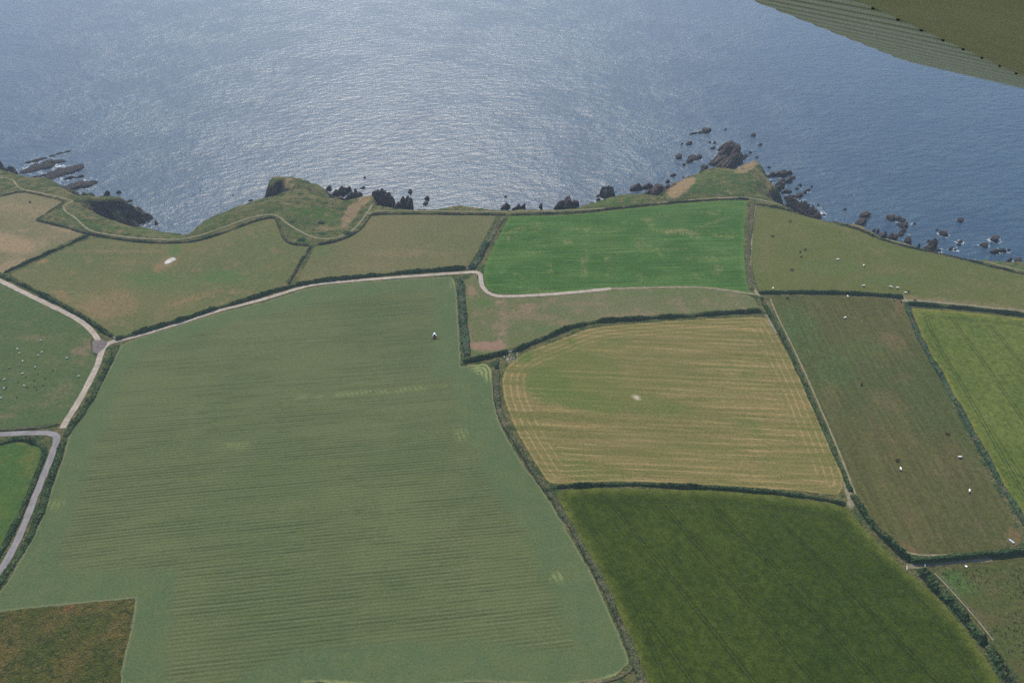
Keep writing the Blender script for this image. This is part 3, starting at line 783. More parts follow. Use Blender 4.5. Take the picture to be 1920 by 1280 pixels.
def hedge(label, pts, w, h, mat=None, seed=0, rough=1.35, name='hedge', cat='hedge', tuft=3.0, boxy=.55):
    r = np.random.default_rng(seed + 100)
    C = resample(W(chaikin(pts, False, 2, 60)), .8)
    n = len(C)
    T = np.gradient(C, axis=0)
    T /= np.linalg.norm(T, axis=1)[:, None] + 1e-9
    N = np.stack([-T[:, 1], T[:, 0]], 1)
    s = np.arange(n) * .8
    hh = h * (1 + rough * (.30 * vnoise(s, s * 0, 9, seed) + .18 * vnoise(s, s * 0, 3.2, seed + 1)))
    ww = .88 * w * (1 + rough * (.20 * vnoise(s, s * 0 + 9, 12, seed + 2) + .12 * vnoise(s, s * 0 + 9, 3.5, seed + 3)))
    thin = np.clip((vnoise(s, s * 0 + 33, 13, seed + 7) + .62) * 3.5, 0, 1)
    hh = hh * (.45 + .55 * thin) if rough > .5 else hh
    endf = np.clip(np.minimum(s, s[-1] - s) / 1.2, .12, 1)
    hh = hh * endf
    C = C + N * (.12 * w * vnoise(s, s * 0 + 5, 8, seed + 4))[:, None]
    qs = np.linspace(-1, 1, 8)
    V = []
    for q in qs:
        prof = max(0.0, 1 - abs(q) ** 3.2) ** boxy
        lat = q * ww / 2 + r.normal(0, .10 * rough, n) * (w / 3)
        p = C + N * lat[:, None] + T * r.normal(0, .15, n)[:, None]
        z = ground(p[:, 0], p[:, 1])
        zz = hh * prof * (1 + r.normal(0, .10 * rough, n)) if prof > 0 else -.25
        V.append(np.column_stack([p, z + zz]))
    V = np.concatenate(V)
    F = [[c * n + i, c * n + i + 1, (c + 1) * n + i + 1, (c + 1) * n + i] for c in range(7) for i in range(n - 1)]
    F = [f[::-1] for f in F]
    # leaf sprays over the surface
    m = int(n * .8 * w * tuft)
    i = r.integers(0, n - 1, m)
    q = r.uniform(-.95, .95, m)
    prof = np.maximum(0, 1 - np.abs(q) ** 3.2) ** boxy
    p = C[i] + N[i] * (q * ww[i] / 2)[:, None]
    z = ground(p[:, 0], p[:, 1]) + hh[i] * prof + r.uniform(-.1, .15, m)
    base = len(V)
    sz = r.uniform(.22, .50, m) * min(1.0, .5 + h / 4)
    d1 = r.normal(0, 1, (m, 3))
    d1 /= np.linalg.norm(d1, axis=1)[:, None]
    d2 = np.cross(d1, r.normal(0, 1, (m, 3)))
    d2 /= np.linalg.norm(d2, axis=1)[:, None]
    ctr = np.column_stack([p, z])
    Q = np.stack([ctr - d1 * sz[:, None], ctr + d2 * sz[:, None] * .6, ctr + d1 * sz[:, None], ctr - d2 * sz[:, None] * .6], 1).reshape(-1, 3)
    F += [[base + 4 * j, base + 4 * j + 1, base + 4 * j + 2, base + 4 * j + 3] for j in range(m)]
    o = mesh_np(name, np.concatenate([V, Q]), F, mat or m_hedge)
    return tag(o, label, cat, 'hedges and hedge banks between the fields')


hedge('dark hedge along the concrete track above the hay field', [(217, 637), (275, 620), (350, 598), (410, 578), (440, 569), (490, 554), (540, 539), (590, 528.5), (665, 521), (765, 511), (840, 505.5), (874, 503.5)], 3.2, 2.3, m_hedge, 1)
hedge('hedge between the concrete track and the olive pond pasture', [(-90, 476), (-30, 501), (0, 516), (37, 531), (75, 550), (112, 569), (150, 591), (182, 612), (212, 631)], 3.4, 2.1, m_hedge, 2)
hedge('straight diagonal hedge between tan pasture and pond pasture', [(8, 512), (60, 489), (110, 467), (168, 441)], 2.2, 1.6, m_hedge, 3)
hedge('curving hedge bank above the pond pasture beside the coast path', [(69, 413), (100, 420.5), (130, 428), (160, 437.5), (212, 447), (272, 455), (337, 456), (375, 451), (425, 435), (480, 413.5), (512, 407), (520, 413), (524, 428), (532, 447), (545, 457.5), (579, 460)], 2.4, 1.3, m_ditch, 4)
hedge('short hedge from the coast bank down to the farm track', [(584, 461), (570, 481), (555, 508), (541, 533)], 2.6, 1.6, m_ditch, 5)
hedge('curved coast bank above the plain olive pasture', [(587, 459.5), (615, 456.5), (640, 450), (665, 438.5), (681, 426), (691, 408), (700, 401), (790, 401), (860, 402), (920, 402.5), (950, 402.5)], 2.4, 1.2, m_ditch, 6)
hedge('wide bramble bush at the track bend left of the green field', [(882, 505), (892, 493), (903, 475), (914, 456)], 7.0, 2.2, m_bramble, 7, 1.3)
hedge('grassy bank up the left side of the bright green field', [(915, 455), (928, 434), (944, 405)], 5.5, .9, m_bank, 8)
hedge('wide bramble belt right of the hay field corner', [(863, 527), (866, 560), (870, 620), (877, 668)], 6.2, 1.7, m_bramble, 9, 1.3)
hedge('hedge below the worn pasture, west of the gateway', [(868, 679.5), (895, 674), (920, 669), (954, 660)], 3.2, 2.0, m_hedge, 10)
hedge('hedge above the stubble field, east of the gateway', [(960, 659), (995, 645), (1045, 625), (1070, 614), (1107, 605), (1160, 600), (1200, 598), (1300, 591), (1428, 583)], 3.4, 2.1, m_hedge, 11)
hedge('overgrown ditch hedge between hay field and stubble field', [(932, 697), (930, 737), (936, 772), (946, 797), (962, 822), (983, 860), (1010, 900), (1027, 921)], 4.2, 1.2, m_ditch, 12, 1.3)
hedge('overgrown ditch hedge between hay field and wheat field', [(1027, 922), (1064, 978), (1095, 1029), (1124, 1083), (1150, 1137), (1173, 1194), (1191, 1239), (1203, 1268), (1215, 1310)], 4.2, 1.2, m_ditch, 13, 1.3)
hedge('small dark bush in the ditch at the stubble corner', [(932, 674), (931, 682), (933, 692)], 4.0, 1.6, m_bramble, 33, 1.4, 'bush', 'bush')
hedge('low hedge between the stubble and the dark wheat', [(1029, 914.5), (1060, 911.5), (1120, 908), (1190, 908), (1280, 911.5), (1400, 919), (1470, 925), (1540, 935), (1586, 946)], 2.4, 1.6, m_hedge, 14)
hedge('hedge between the stubble and the cattle pasture', [(1427, 558), (1440, 585), (1460, 620), (1490, 680), (1515, 737), (1543, 800), (1572, 868), (1596, 922)], 3.2, 1.6, m_hedge, 15)
hedge('tall shaggy hedge right of the wheat corner', [(1598, 928), (1613, 955), (1642, 992), (1680, 1031), (1706, 1051)], 4.2, 2.8, m_hedge, 16, 1.5)
hedge('neatly trimmed hedge with a black shaded face', [(1706, 1052), (1730, 1052), (1760, 1050), (1850, 1041.5), (1920, 1034), (2060, 1021)], 3.0, 3.0, m_hedge, 17, .35, boxy=.30)
hedge('large bushy hedge between the wheat and rushy pasture', [(1725, 1069), (1742, 1087), (1768, 1114), (1795, 1145), (1825, 1185), (1846, 1205)], 6.0, 3.0, m_hedge, 18, 1.7)
hedge('lower bushy hedge in the bottom right corner', [(1851, 1209), (1870, 1240), (1890, 1275), (1915, 1320)], 5.0, 2.5, m_hedge, 19, 1.7)
hedge('hedge between the cattle pasture and the yellow barley', [(1699, 571), (1706, 592), (1726, 640), (1760, 698), (1798, 766), (1840, 845), (1880, 912), (1920, 978), (1975, 1065)], 4.0, 1.7, m_bramble, 20)
hedge('dark hedge along the bottom of the clifftop pasture', [(1422, 549.5), (1500, 549), (1560, 549), (1640, 553), (1694, 558)], 2.8, 2.2, m_hedge, 21, .7)
hedge('dark hedge along the top of the yellow barley', [(1698, 570), (1760, 574), (1840, 581.5), (1920, 591), (2060, 606)], 2.8, 2.1, m_hedge, 22, .7)
hedge('pale earth bank between green field and clifftop pasture', [(1412, 378), (1409, 402), (1406, 440), (1402, 480), (1403, 510), (1411, 544)], 4.5, 1.0, m_bank, 23)
hedge('low coast bank along the top of the bright green field', [(957, 402.5), (1075, 400), (1175, 388.5), (1275, 378.5), (1370, 372.5), (1405, 374)], 2.0, 1.0, m_ditch, 24)
hedge('coast bank along the cliff edge of the clifftop pasture', [(1416, 383), (1440, 385), (1500, 399), (1560, 416), (1610, 429.5), (1632, 440), (1660, 452), (1720, 467), (1800, 484.5), (1920, 514), (2060, 548)], 2.2, 1.1, m_ditch, 25)
hedge('dark hedge inside the bend of the tarmac lane', [(-90, 843), (0, 832), (37, 822), (57, 825), (77, 834), (86, 845), (76, 877), (61, 915), (44, 957), (26, 995), (2, 1038), (-60, 1120)], 3.4, 2.0, m_hedge, 26, 1.2)
hedge('hedge between the farm track and the hay field', [(221, 647), (208, 678), (182, 729), (155, 775), (135, 800), (122, 820)], 4.6, 2.0, m_hedge, 27)
hedge('hedge between the tarmac lane and the hay field', [(121, 823), (111, 855), (95, 900), (78, 960), (58, 1005), (33, 1045), (10, 1080), (-60, 1180)], 4.2, 1.9, m_hedge, 28)
hedge('low brown bank along the foot of the sheep field', [(-90, 811), (0, 807.5), (50, 804), (88, 800), (112, 795)], 2.0, .7, m_bank, 29)
hedge('low bank along the top of the tan pasture', [(-60, 372), (12, 367), (40, 358), (75, 365.5), (100, 371), (122, 377)], 2.0, .8, m_bank, 30)
hedge('low bank on the right edge of the tan pasture', [(121, 378), (94, 396), (68, 412)], 2.0, .9, m_ditch, 31)
hedge('short bank of dry grass at the hay field foot', [(560, 1281), (650, 1286), (760, 1294), (880, 1281), (960, 1283), (1040, 1288), (1120, 1279), (1165, 1270), (1186, 1250)], 2.0, .5, m_bank, 32)
for j, (x, y, w, lab) in enumerate([(652, 438, 6.5, 'round grey-green gorse bush in the grassy hollow'), (602, 438, 5, 'dark gorse bush beside the coast path in the hollow'), (548, 416, 5, 'gorse bush at the left end of the grassy hollow'), (603, 418, 7, 'long dark gorse clump in the middle of the hollow'), (565, 450, 7, 'gorse thicket in the corner of the curved bank'), (880, 386, 7, 'green clifftop shrub above the glittering water'), (1107, 381, 4, 'small clifftop bush left of the grassy knoll')]):
    L = w * 1.1
    hedge(lab, [(x - L, y), (x, y - 1), (x + L, y)], w * .8, 1.1, m_bramble, 40 + j, 1.5, 'gorse_bush', 'bush')

# rush tufts (too many to count)
r = np.random.default_rng(5)
V, F = [], []
P = FW['rush']
cx = r.uniform(P[:, 0].min(), P[:, 0].max(), 2600)
cy = r.uniform(P[:, 1].min(), P[:, 1].max(), 2600)
dd, _, _ = segdist(cx, cy, P.tolist())
pp = project(cx, cy, 0 * cx)
ok = inside(cx, cy, P.tolist()) & (dd > 2.5) & (vnoise(cx, cy, 16, 8) + .5 * vnoise(cx, cy, 5, 9) > -.15 + r.uniform(-.6, .6, len(cx)))
for x, y in zip(cx[ok], cy[ok]):
    z = float(ground(x, y))
    R = r.uniform(.22, .55)
    for q in range(7):
        a = r.uniform(0, 6.28)
        b = len(V)
        dx, dy = math.cos(a) * R, math.sin(a) * R
        V += [(x - dy * .35, y + dx * .35, z), (x + dy * .35, y - dx * .35, z), (x + dx, y + dy, z + R * r.uniform(.9, 1.5))]
        F.append([b, b + 1, b + 2])
tag(mesh_np('rushes', V, F, flat('rush stems', (.036, .052, .018), .9, .1, .4, .4)), 'dark rush tufts dotted over the corner pasture', 'rushes', kind='stuff')

# ------------------------------------------------------------------ rocks
k = NT('cliff rock', .9, .06)
n1, n2, n3 = k.noise(.12, 4, .6), k.noise(1.0, 5, .65, k.mapped(.5, .3, 1.3, 1.3)), k.noise(2.2, 4, .6)
c = k.mix(k.smooth(n2, .34, .64), (.012, .010, .011), (.105, .080, .070))
c = k.mix(k.math('MULTIPLY', k.smooth(n1, .60, .74), .5), c, (.12, .10, .078))
c = k.mix(k.smooth(k.sep(k.pos)[2], SEA + 4.0, SEA + 1.2), c, (.026, .024, .024))
k.bump(k.math('ADD', n2, n3), .25)
m_rock = k.color(k.scale(c, k.smooth(n3, .28, .72, .7, 1.3)))
BED = Vector((-.62, .18, .76)).normalized()      # bedding planes tilt towards the left
foam_src = []


def rock_geo(bm, ctr, sx, sy, sz, yaw, seed, sub=3, slab=.55):
    rr = random.Random(seed)
    planes = [(BED, slab * rr.uniform(.85, 1.15)), (-BED, slab * 1.2)]
    for q in range(6):
        a = q * 2 * math.pi / 6 + rr.uniform(-.4, .4)
        v = Vector((math.cos(a), math.sin(a), rr.uniform(-.1, .45))).normalized()
        planes.append((v, rr.uniform(.60, 1.0)))
    for q in range(4):
        v = Vector((rr.gauss(0, .5), rr.gauss(0, .5), 1)).normalized()
        planes.append((v, rr.uniform(.75, 1.0)))
    ret = bmesh.ops.create_icosphere(bm, subdivisions=sub, radius=1.0)
    cs, sn = math.cos(yaw), math.sin(yaw)
    for v in ret['verts']:
        d = v.co.normalized()
        q = 9.0
        for nn, dist in planes:
            dt = nn.dot(d)
            if dt > 1e-3:
                q = min(q, dist / dt)
        p = d * min(q, 1.3)
        b = BED.dot(p) * 5.5 + rr.random() * .25
        p = p * (1 + .10 * ((b - math.floor(b)) - .5)) + Vector((rr.gauss(0, .012), rr.gauss(0, .012), rr.gauss(0, .012)))
        x, y, z = p.x * sx, p.y * sy, p.z * sz
        v.co = Vector((ctr[0] + x * cs - y * sn, ctr[1] + x * sn + y * cs, ctr[2] + z))


def px_to_sea(px, py, z=SEA):
    x, y = unproj(px, py, z)
    return float(x), float(y)


def rock(label, px, py, w, h, group=None, seed=0, name='rock', yaw=None, tall=None, foam=1.0, pieces=1, slab=.55):
    """px,py: centre in the photo, w,h: size in the photo"""
    x, y = px_to_sea(px, py + h * .32)
    d = math.hypot(math.hypot(x, y), CAMH - SEA)
    s = FPX / d
    W_ = w / s
    dep = math.atan2(CAMH - SEA, math.hypot(x, y))
    hh = h / s
    H = tall * .62 if tall else hh * .55 / math.cos(dep)
    D = max(.55 * W_, hh * .55 / math.sin(dep) * .75)
    bm = bmesh.new()
    rr = random.Random(seed * 17 + int(px))
    yw = rr.uniform(.1, .9) if yaw is None else yaw
    if pieces == 1:
        rock_geo(bm, (x, y, SEA + H * .12), W_ / 2 * 1.15, D / 2 * 1.2, H * .95, yw, seed + int(px * 7), 4 if w > 14 else 3, slab)
    else:
        for j in range(pieces):
            f = j / (pieces - 1) - .5
            ox = f * W_ * .72
            ca, sa = math.cos(yw), math.sin(yw)
            oy = rr.uniform(-.15, .15) * D
            k = 1.0 - abs(f) * .7
            rock_geo(bm, (x + ox * ca - oy * sa, y + ox * sa + oy * ca, SEA + H * .1 * rr.random()), W_ / 2 * rr.uniform(.55, .8) * (2.2 / pieces + .25), D / 2 * rr.uniform(.7, 1.05) * max(.6, k), H * rr.uniform(.65, 1.0) * max(.6, k), yw + rr.uniform(-.2, .2), seed + int(px * 7) + j * 31, 3, slab)
    me = bpy.data.meshes.new(name)
    bm.to_mesh(me)
    bm.free()
    o = link_mesh(name, me, m_rock)
    foam_src.append((x, y, max(W_, D) / 2, foam))
    return tag(o, label, 'rock', group)


ROCKS = [
    # label, px, py, w, h, kwargs
    ('long dark reef, outermost of the left reefs', 80, 306, 62, 15, dict(pieces=5, yaw=.75, foam=1.5, tall=5)),
    ('short dark reef lying behind the outermost left reef', 66, 298, 26, 11, dict(pieces=3, yaw=.6, tall=4)),
    ('small dark rock off the right end of the outer reef', 118, 285, 17, 6, dict(pieces=2, yaw=.6, tall=3)),
    ('tiny rock between the outer reef and its seaward rock', 98, 291, 9, 4, dict(tall=2)),
    ('long dark reef, second one out from the left cliff', 115, 320, 68, 15, dict(pieces=5, yaw=.75, foam=1.4, tall=6)),
    ('low dark reef nearest the far left grassy edge', 70, 330, 18, 6, dict(pieces=2, yaw=.6)),
    ('dark wedge rock between the two inner left reefs', 140, 329, 23, 11, dict(pieces=2, yaw=.4)),
    ('broad pale-brown slabby reef below the left cliff', 143, 344, 64, 17, dict(pieces=6, yaw=.35, foam=1.2, tall=6)),
    ('jagged dark crag at the far left cliff edge', 24, 320, 26, 13, dict(pieces=3, yaw=-.5, tall=17, foam=.4)),
    ('dark crag at the left border of the photograph', 1, 316, 14, 8, dict(tall=16, foam=.4)),
    ('small rock off the tip of the left dark cliff', 222, 359, 8, 7, {}),
    ('flat little rock beside the left dark cliff', 243, 376, 10, 4, {}),
    ('upright slab in the surf at the dark cliff foot', 254, 410, 12, 13, dict(foam=1.6, tall=8)),
    ('tiny dark rock in the left bay surf', 278, 414, 5, 4, {}),
    ('dark knob on the skyline of the left cliff tip', 201, 364, 11, 5, dict(tall=9, foam=.3)),
    ('lone tiny rock in the left bay', 437, 366, 4, 3, {}),
    ('flat dark rock left of the notched headland', 470, 375, 8, 4, {}),
    ('small dark rock at the right foot of the notched headland', 617, 353, 11, 7, dict(tall=8)),
    ('jagged dark ridge right of the notched headland', 641, 358, 34, 15, dict(pieces=4, tall=16)),
    ('black blocky crag at the mouth of the grassy hollow', 662, 365, 30, 26, dict(pieces=4, tall=24)),
    ('low dark ledge under the notched headland', 630, 373, 38, 9, dict(pieces=4, yaw=-.1, tall=8, foam=.3)),
    ('tiny rock farthest out from the hollow', 684, 332, 6, 4, {}),
    ('small pointed rock off the hollow', 680, 351, 10, 7, dict(foam=1.5)),
    ('big jagged dark crag right of the brown slope', 718, 370, 46, 34, dict(pieces=6, tall=33, foam=.8, yaw=-.3)),
    ('dark twin-peaked stack beside the jagged crag', 754, 378, 27, 26, dict(pieces=3, tall=25)),
    ('round dark stack, rightmost of the crag group', 769, 385, 15, 15, dict(tall=19)),
    ('upright rock standing alone in bright glitter', 769, 357, 8, 11, dict(foam=1.5)),
    ('upright dark rock right of the lone glitter rock', 800, 370, 9, 11, dict(foam=1.5)),
    ('low brown rock in white surf below the upright dark rock', 797, 380, 12, 8, dict(foam=2)),
    ('tiny round rock in the middle of the glitter', 948, 368, 6, 5, {}),
    ('low green-topped rock at the cliff edge left of the double rocks', 947, 388, 17, 8, dict(tall=10)),
    ('double dark rocks at the cliff edge', 972, 388, 22, 10, dict(pieces=3, tall=10)),
    ('thin rock finger sticking up at the cliff edge', 1014, 388, 4, 8, dict(tall=9)),
    ('large brown sea stack half hidden by the green field edge', 1062, 380, 38, 28, dict(pieces=3, tall=25, slab=.5, yaw=.3)),
    ('tall brown sea stack beside the grassy knoll', 1139, 354, 25, 36, dict(pieces=3, yaw=1.2, tall=22)),
    ('small upper rock in the surf left of the tall stack', 1122, 366, 9, 7, dict(foam=2.2)),
    ('small lower rock in the surf left of the tall stack', 1121, 373, 10, 6, dict(foam=2.2)),
    ('dark square-sided stack, left one of the slab pair', 1202, 345, 30, 24, dict(pieces=2, tall=21, yaw=.3)),
    ('pale tilted slab stack, right one of the slab pair', 1226, 354, 46, 30, dict(pieces=4, tall=22, slab=.42, yaw=.4)),
    ('small dark rock right of the slab pair', 1251, 339, 7, 8, {}),
    ('slanting flat rock above the brown slope', 1261, 327, 12, 7, {}),
    ('tiny split rock left of the main outcrop', 1282, 307, 8, 6, {}),
    ('oval rock leftmost of the offshore group', 1272, 292, 16, 10, {}),
    ('long two-part rock left of the main outcrop', 1301, 294, 34, 15, dict(pieces=3)),
    ('oval rock above the offshore group', 1292, 267, 13, 9, {}),
    ('tiny rock beside the oval upper rock', 1279, 269, 5, 4, {}),
    ('left rock of the pair farthest out to sea', 1305, 247, 19, 10, dict(pieces=2)),
    ('right rock of the pair farthest out to sea', 1322, 243, 19, 12, dict(foam=1.5)),
    ('tiny rock seaward of the main outcrop', 1360, 242, 5, 4, {}),
    ('small dark rock out to sea right of the outcrop', 1412, 252, 9, 7, {}),
    ('small brown rock in surf right of the outcrop', 1425, 270, 9, 6, dict(foam=2)),
    ('tiny brown rock near the headland tip', 1406, 285, 6, 5, dict(foam=1.5)),
    ('little pointed rock above the headland tip', 1418, 294, 7, 4, {}),
    ('squat rock between the outcrop and the headland tip', 1394, 289, 13, 18, dict(pieces=2, yaw=1.2, tall=6)),
    ('tiny rock left of the outcrop top', 1331, 266, 5, 4, {}),
    ('small rock touching the outcrop top', 1340, 267, 7, 5, {}),
    ('low rock at the left edge of the outcrop', 1336, 277, 10, 5, {}),
    ('small rock in the channel left of the outcrop', 1320, 311, 12, 11, {}),
    ('dark rock at the foot of the green headland slope', 1315, 322, 13, 9, dict(tall=9)),
    ('line of small boulders below the headland slope', 1294, 331, 20, 6, dict(pieces=4)),
    ('tiny dark stone beside the small boulders', 1281, 332, 4, 3, {}),
    ('tiny dark rock at the top of the right cliff shore', 1442, 313, 6, 5, {}),
    ('dark blocky rock below the headland tip', 1447, 324, 17, 16, dict(pieces=3, tall=9)),
    ('black rock jutting right of the headland', 1466, 322, 29, 17, dict(pieces=3, tall=15)),
    ('large wedge-shaped slab right of the headland', 1470, 337, 32, 18, dict(pieces=2, yaw=.6, tall=15)),
    ('dark boulder mass under the right cliff', 1459, 346, 24, 18, dict(pieces=4, tall=14)),
    ('small rock just right of the wedge slab', 1488, 332, 9, 6, {}),
    ('small rock in the shallows below the wedge slab', 1500, 346, 8, 6, {}),
    ('flat rock between the wedge slab and the shore', 1493, 353, 7, 5, {}),
    ('dark rock in the shallows off the boulder beach', 1512, 356, 16, 11, dict(pieces=2)),
    ('tiny rock seaward of the boulder beach rock', 1522, 349, 5, 4, {}),
    ('rock at the top of the boulder beach', 1475, 357, 16, 12, dict(pieces=3, tall=7)),
    ('big dark boulder on the boulder beach', 1489, 365, 25, 14, dict(pieces=2, tall=8)),
    ('tiny rock in the surf beside the boulder beach', 1534, 383, 5, 4, dict(foam=2)),
    ('dark boulder at the lower end of the beach', 1531, 403, 13, 10, dict(tall=7)),
    ('tiny stone beyond the lower end of the beach', 1545, 402, 4, 4, dict(foam=2)),
    ('tiny slanted rock above the right bay', 1584, 391, 8, 4, {}),
    ('pointed dark rock at the left of the right bay', 1620, 401, 18, 13, dict(foam=1.3)),
    ('long sloping dark rock joined to the right bay shore', 1614, 416, 23, 11, dict(tall=9)),
    ('small pale rock at the foot of the right bank', 1637, 434, 8, 5, dict(tall=7)),
    ('tiny dark rock beside the pale bank rock', 1645, 434, 5, 5, dict(tall=6)),
    ('dark boulder against the right bank', 1653, 442, 17, 14, dict(tall=10)),
    ('left one of two small boulders on the right bank', 1668, 447, 10, 9, dict(tall=9)),
    ('right one of two small boulders on the right bank', 1677, 446, 10, 10, dict(tall=9)),
    ('round dark rock just off the right bank', 1702, 451, 15, 11, dict(tall=9)),
    ('tiny dark post-like rock off the right bank', 1722, 461, 4, 6, dict(tall=7)),
    ('upper left rock of the curved rock chain', 1668, 406, 15, 14, dict(tall=6)),
    ('flat middle rock of the curved rock chain', 1684, 408, 16, 10, {}),
    ('pointed rock at the bend of the rock chain', 1692, 412, 10, 10, {}),
    ('dark rock in the lower half of the rock chain', 1693, 421, 15, 12, {}),
    ('largest and lowest rock of the curved chain', 1691, 432, 21, 15, dict(pieces=2)),
    ('tiny rock inside the bend of the rock chain', 1683, 419, 5, 4, {}),
    ('tiny rock awash right of the rock chain', 1714, 419, 6, 4, dict(foam=2.5)),
    ('tiny dark rock left of the upright surf rock', 1757, 430, 5, 4, {}),
    ('upright reddish rock ringed by surf', 1768, 435, 11, 15, dict(foam=2.6, tall=6)),
    ('lone rock farthest out in the right bay', 1800, 411, 12, 9, dict(foam=2.2)),
    ('big dark pointed rock near the right cliff edge', 1746, 460, 26, 22, dict(pieces=3, tall=19)),
    ('small rock behind the big pointed rock', 1741, 451, 6, 6, dict(foam=1.5)),
    ('low pale rock right of the big pointed rock', 1759, 469, 9, 6, dict(foam=2.5)),
    ('small surf-washed rock in the right bay shallows', 1782, 465, 8, 7, dict(foam=3)),
    ('tiny stone beside the surf-washed rock', 1790, 467, 5, 4, dict(foam=2)),
    ('upper of two foaming rocks in the right bay', 1800, 452, 9, 6, dict(foam=3)),
    ('lower of two foaming rocks in the right bay', 1798, 457, 8, 6, dict(foam=2)),
    ('reddish rock in surf left of the far right pair', 1844, 458, 9, 12, dict(foam=2.5, tall=5)),
    ('upper rock of the far right pair, in foam', 1865, 447, 15, 12, dict(foam=2.8)),
    ('lower darker rock of the far right pair', 1871, 467, 19, 18, dict(pieces=2, foam=1.6)),
    ('tiny rock right of the far right pair', 1891, 468, 6, 4, dict(foam=2)),
    ('small rock at the far right cliff edge', 1891, 489, 8, 6, dict(tall=8)),
    ('rounded dark rock at the right border cliff edge', 1907, 489, 12, 9, dict(tall=9)),
]
for j, (lab, px, py, w, h, kw) in enumerate(ROCKS):
    rock(lab, px, py, w, h, 'rocks and reefs along the shore', seed=j, **kw)

# the main tilted outcrop off the green headland: stacked slabs in one mesh
bm = bmesh.new()
sl = [(1364, 268, 24, 7, 6), (1354, 273, 20, 5, 4), (1368, 279, 34, 9, 10), (1358, 287, 46, 11, 12), (1350, 296, 44, 7, 7), (1377, 288, 20, 9, 11), (1356, 303, 52, 8, 9), (1368, 306, 44, 9, 11), (1345, 312, 44, 6, 6), (1364, 314, 36, 7, 9), (1335, 300, 14, 5, 4), (1384, 300, 14, 9, 10)]
for j, (px, py, dx, th, H) in enumerate(sl):
    x, y = px_to_sea(px, py + 5)
    s = FPX / math.hypot(math.hypot(x, y), CAMH - SEA)
    rock_geo(bm, (x, y, SEA + H * .1), dx / s * 1.49 / 2 * 1.1, th * .42, H * (1.1 if j % 2 else .7), .82, 900 + j, 4, .62)
    foam_src.append((x, y, dx / s / 2, .6))
me = bpy.data.meshes.new('rock_outcrop')
bm.to_mesh(me)
bm.free()
tag(link_mesh('rock_outcrop', me, m_rock), 'largest offshore outcrop of tilted slabs off the green headland', 'rock', 'rocks and reefs along the shore')

# boulder beach under the right-hand cliff
bm = bmesh.new()
BB = [(1470, 366), (1490, 371), (1508, 377), (1524, 387), (1536, 398), (1540, 407), (1520, 408), (1500, 400), (1482, 386)]
rr = random.Random(3)
bbw = [px_to_sea(*p) for p in BB]
n = 0
while n < 430:
    px, py = rr.uniform(1468, 1542), rr.uniform(364, 410)
    if not inside(np.array([px]), np.array([py]), BB)[0]:
        continue
    x, y = px_to_sea(px, py, SEA + 2)
    q = rr.uniform(.5, 1.7) ** 1.2
    rock_geo(bm, (x, y, SEA + rr.uniform(0, 2.5)), q, q * .8, q * .8, rr.uniform(0, 3), 2000 + n, 1, .8)
    n += 1
me = bpy.data.meshes.new('boulders')
bm.to_mesh(me)
bm.free()
tag(link_mesh('boulders', me, m_rock), 'beach of countless dark boulders under the right cliff', 'boulders', kind='stuff')
for p in bbw:
    foam_src.append((p[0], p[1], 7, 1.4))

# rubble by the gateway
bm = bmesh.new()
for j in range(26):
    p = W([(rr.gauss(957, 7), rr.gauss(672, 5))])[0]
    q = rr.uniform(.2, .55)
    rock_geo(bm, (p[0], p[1], float(ground(p[0], p[1])) + q * .3), q * 1.3, q, q * .7, rr.uniform(0, 3), 3000 + j, 1, .8)
me = bpy.data.meshes.new('rubble')
bm.to_mesh(me)
bm.free()
tag(link_mesh('rubble', me, flat('pale stone', (.42, .40, .36), .9, .2, .2, 1.0)), 'scattered pale stones beside the ditch gateway', 'stones', kind='stuff')

# ------------------------------------------------------------------ sea
SX = np.concatenate([[-20000, -9000, -4000, -2000, -1200, -900], np.arange(-660, 661, 5.0), [900, 1200, 2000, 4000, 9000, 20000]])
SY = np.concatenate([[-20000, -3000, 300], np.arange(500, 1000, 5.0), [1100, 1300, 1600, 2000, 3000, 5000, 9000, 20000]])
sx, sy = np.meshgrid(SX, SY)
sxr, syr = sx.ravel(), sy.ravel()
foam = np.zeros(len(sxr))
shore, _, _ = segdist(sxr, syr, EPxy)
foam = np.clip(1.15 - np.abs(shore - 14) / 9, 0, 1) * .52
foam[~((sxr > -650) & (sxr < 650) & (syr > 480) & (syr < 1000))] = 0
for (x, y, R, st) in foam_src:
    d = np.hypot(sxr - x, syr - y)
    foam = np.maximum(foam, np.clip(1.2 - (d - R) / (3.0 + 1.0 * st), 0, 1) * min(.66, .38 + .10 * st))
nx, ny = len(SX), len(SY)
ii = (np.arange(ny - 1)[:, None] * nx + np.arange(nx - 1)[None, :]).ravel()
k = NT('sea water', .33, .5)
k.b.inputs['IOR'].default_value = 1.33
w0 = k.noise(.018, 3, .5)
w1 = k.noise(.11, 3, .55, k.mapped(.25, .7, 1.3))
w2 = k.noise(.42, 3, .6, k.mapped(-.2, .8, 1.2))
w3 = k.noise(1.3, 2, .6, k.mapped(.1, .8, 1.2))
amp = k.smooth(w0, .32, .68, .7, 1.25)
hgt = k.math('ADD', k.math('MULTIPLY', w1, 1.45), k.math('ADD', k.math('MULTIPLY', w2, .43), k.math('MULTIPLY', w3, .16)))
k.bump(k.math('MULTIPLY', hgt, amp), 1.0)
fo = k.math('MULTIPLY', k.attr('foam'), 1.0)
fn = k.noise(.28, 5, .7, None, 1.0)
fm_ = k.smooth(k.math('ADD', fn, k.math('MULTIPLY', fo, .55)), .80, 1.0)
base = k.mix(k.smooth(w0, .35, .65), (.008, .032, .062), (.011, .040, .072))
k.color(k.mix(fm_, base, (.62, .66, .68)))
k.put(k.b.inputs['Roughness'], k.math('ADD', .33, k.math('MULTIPLY', fm_, .5)))
SEAM = k.m
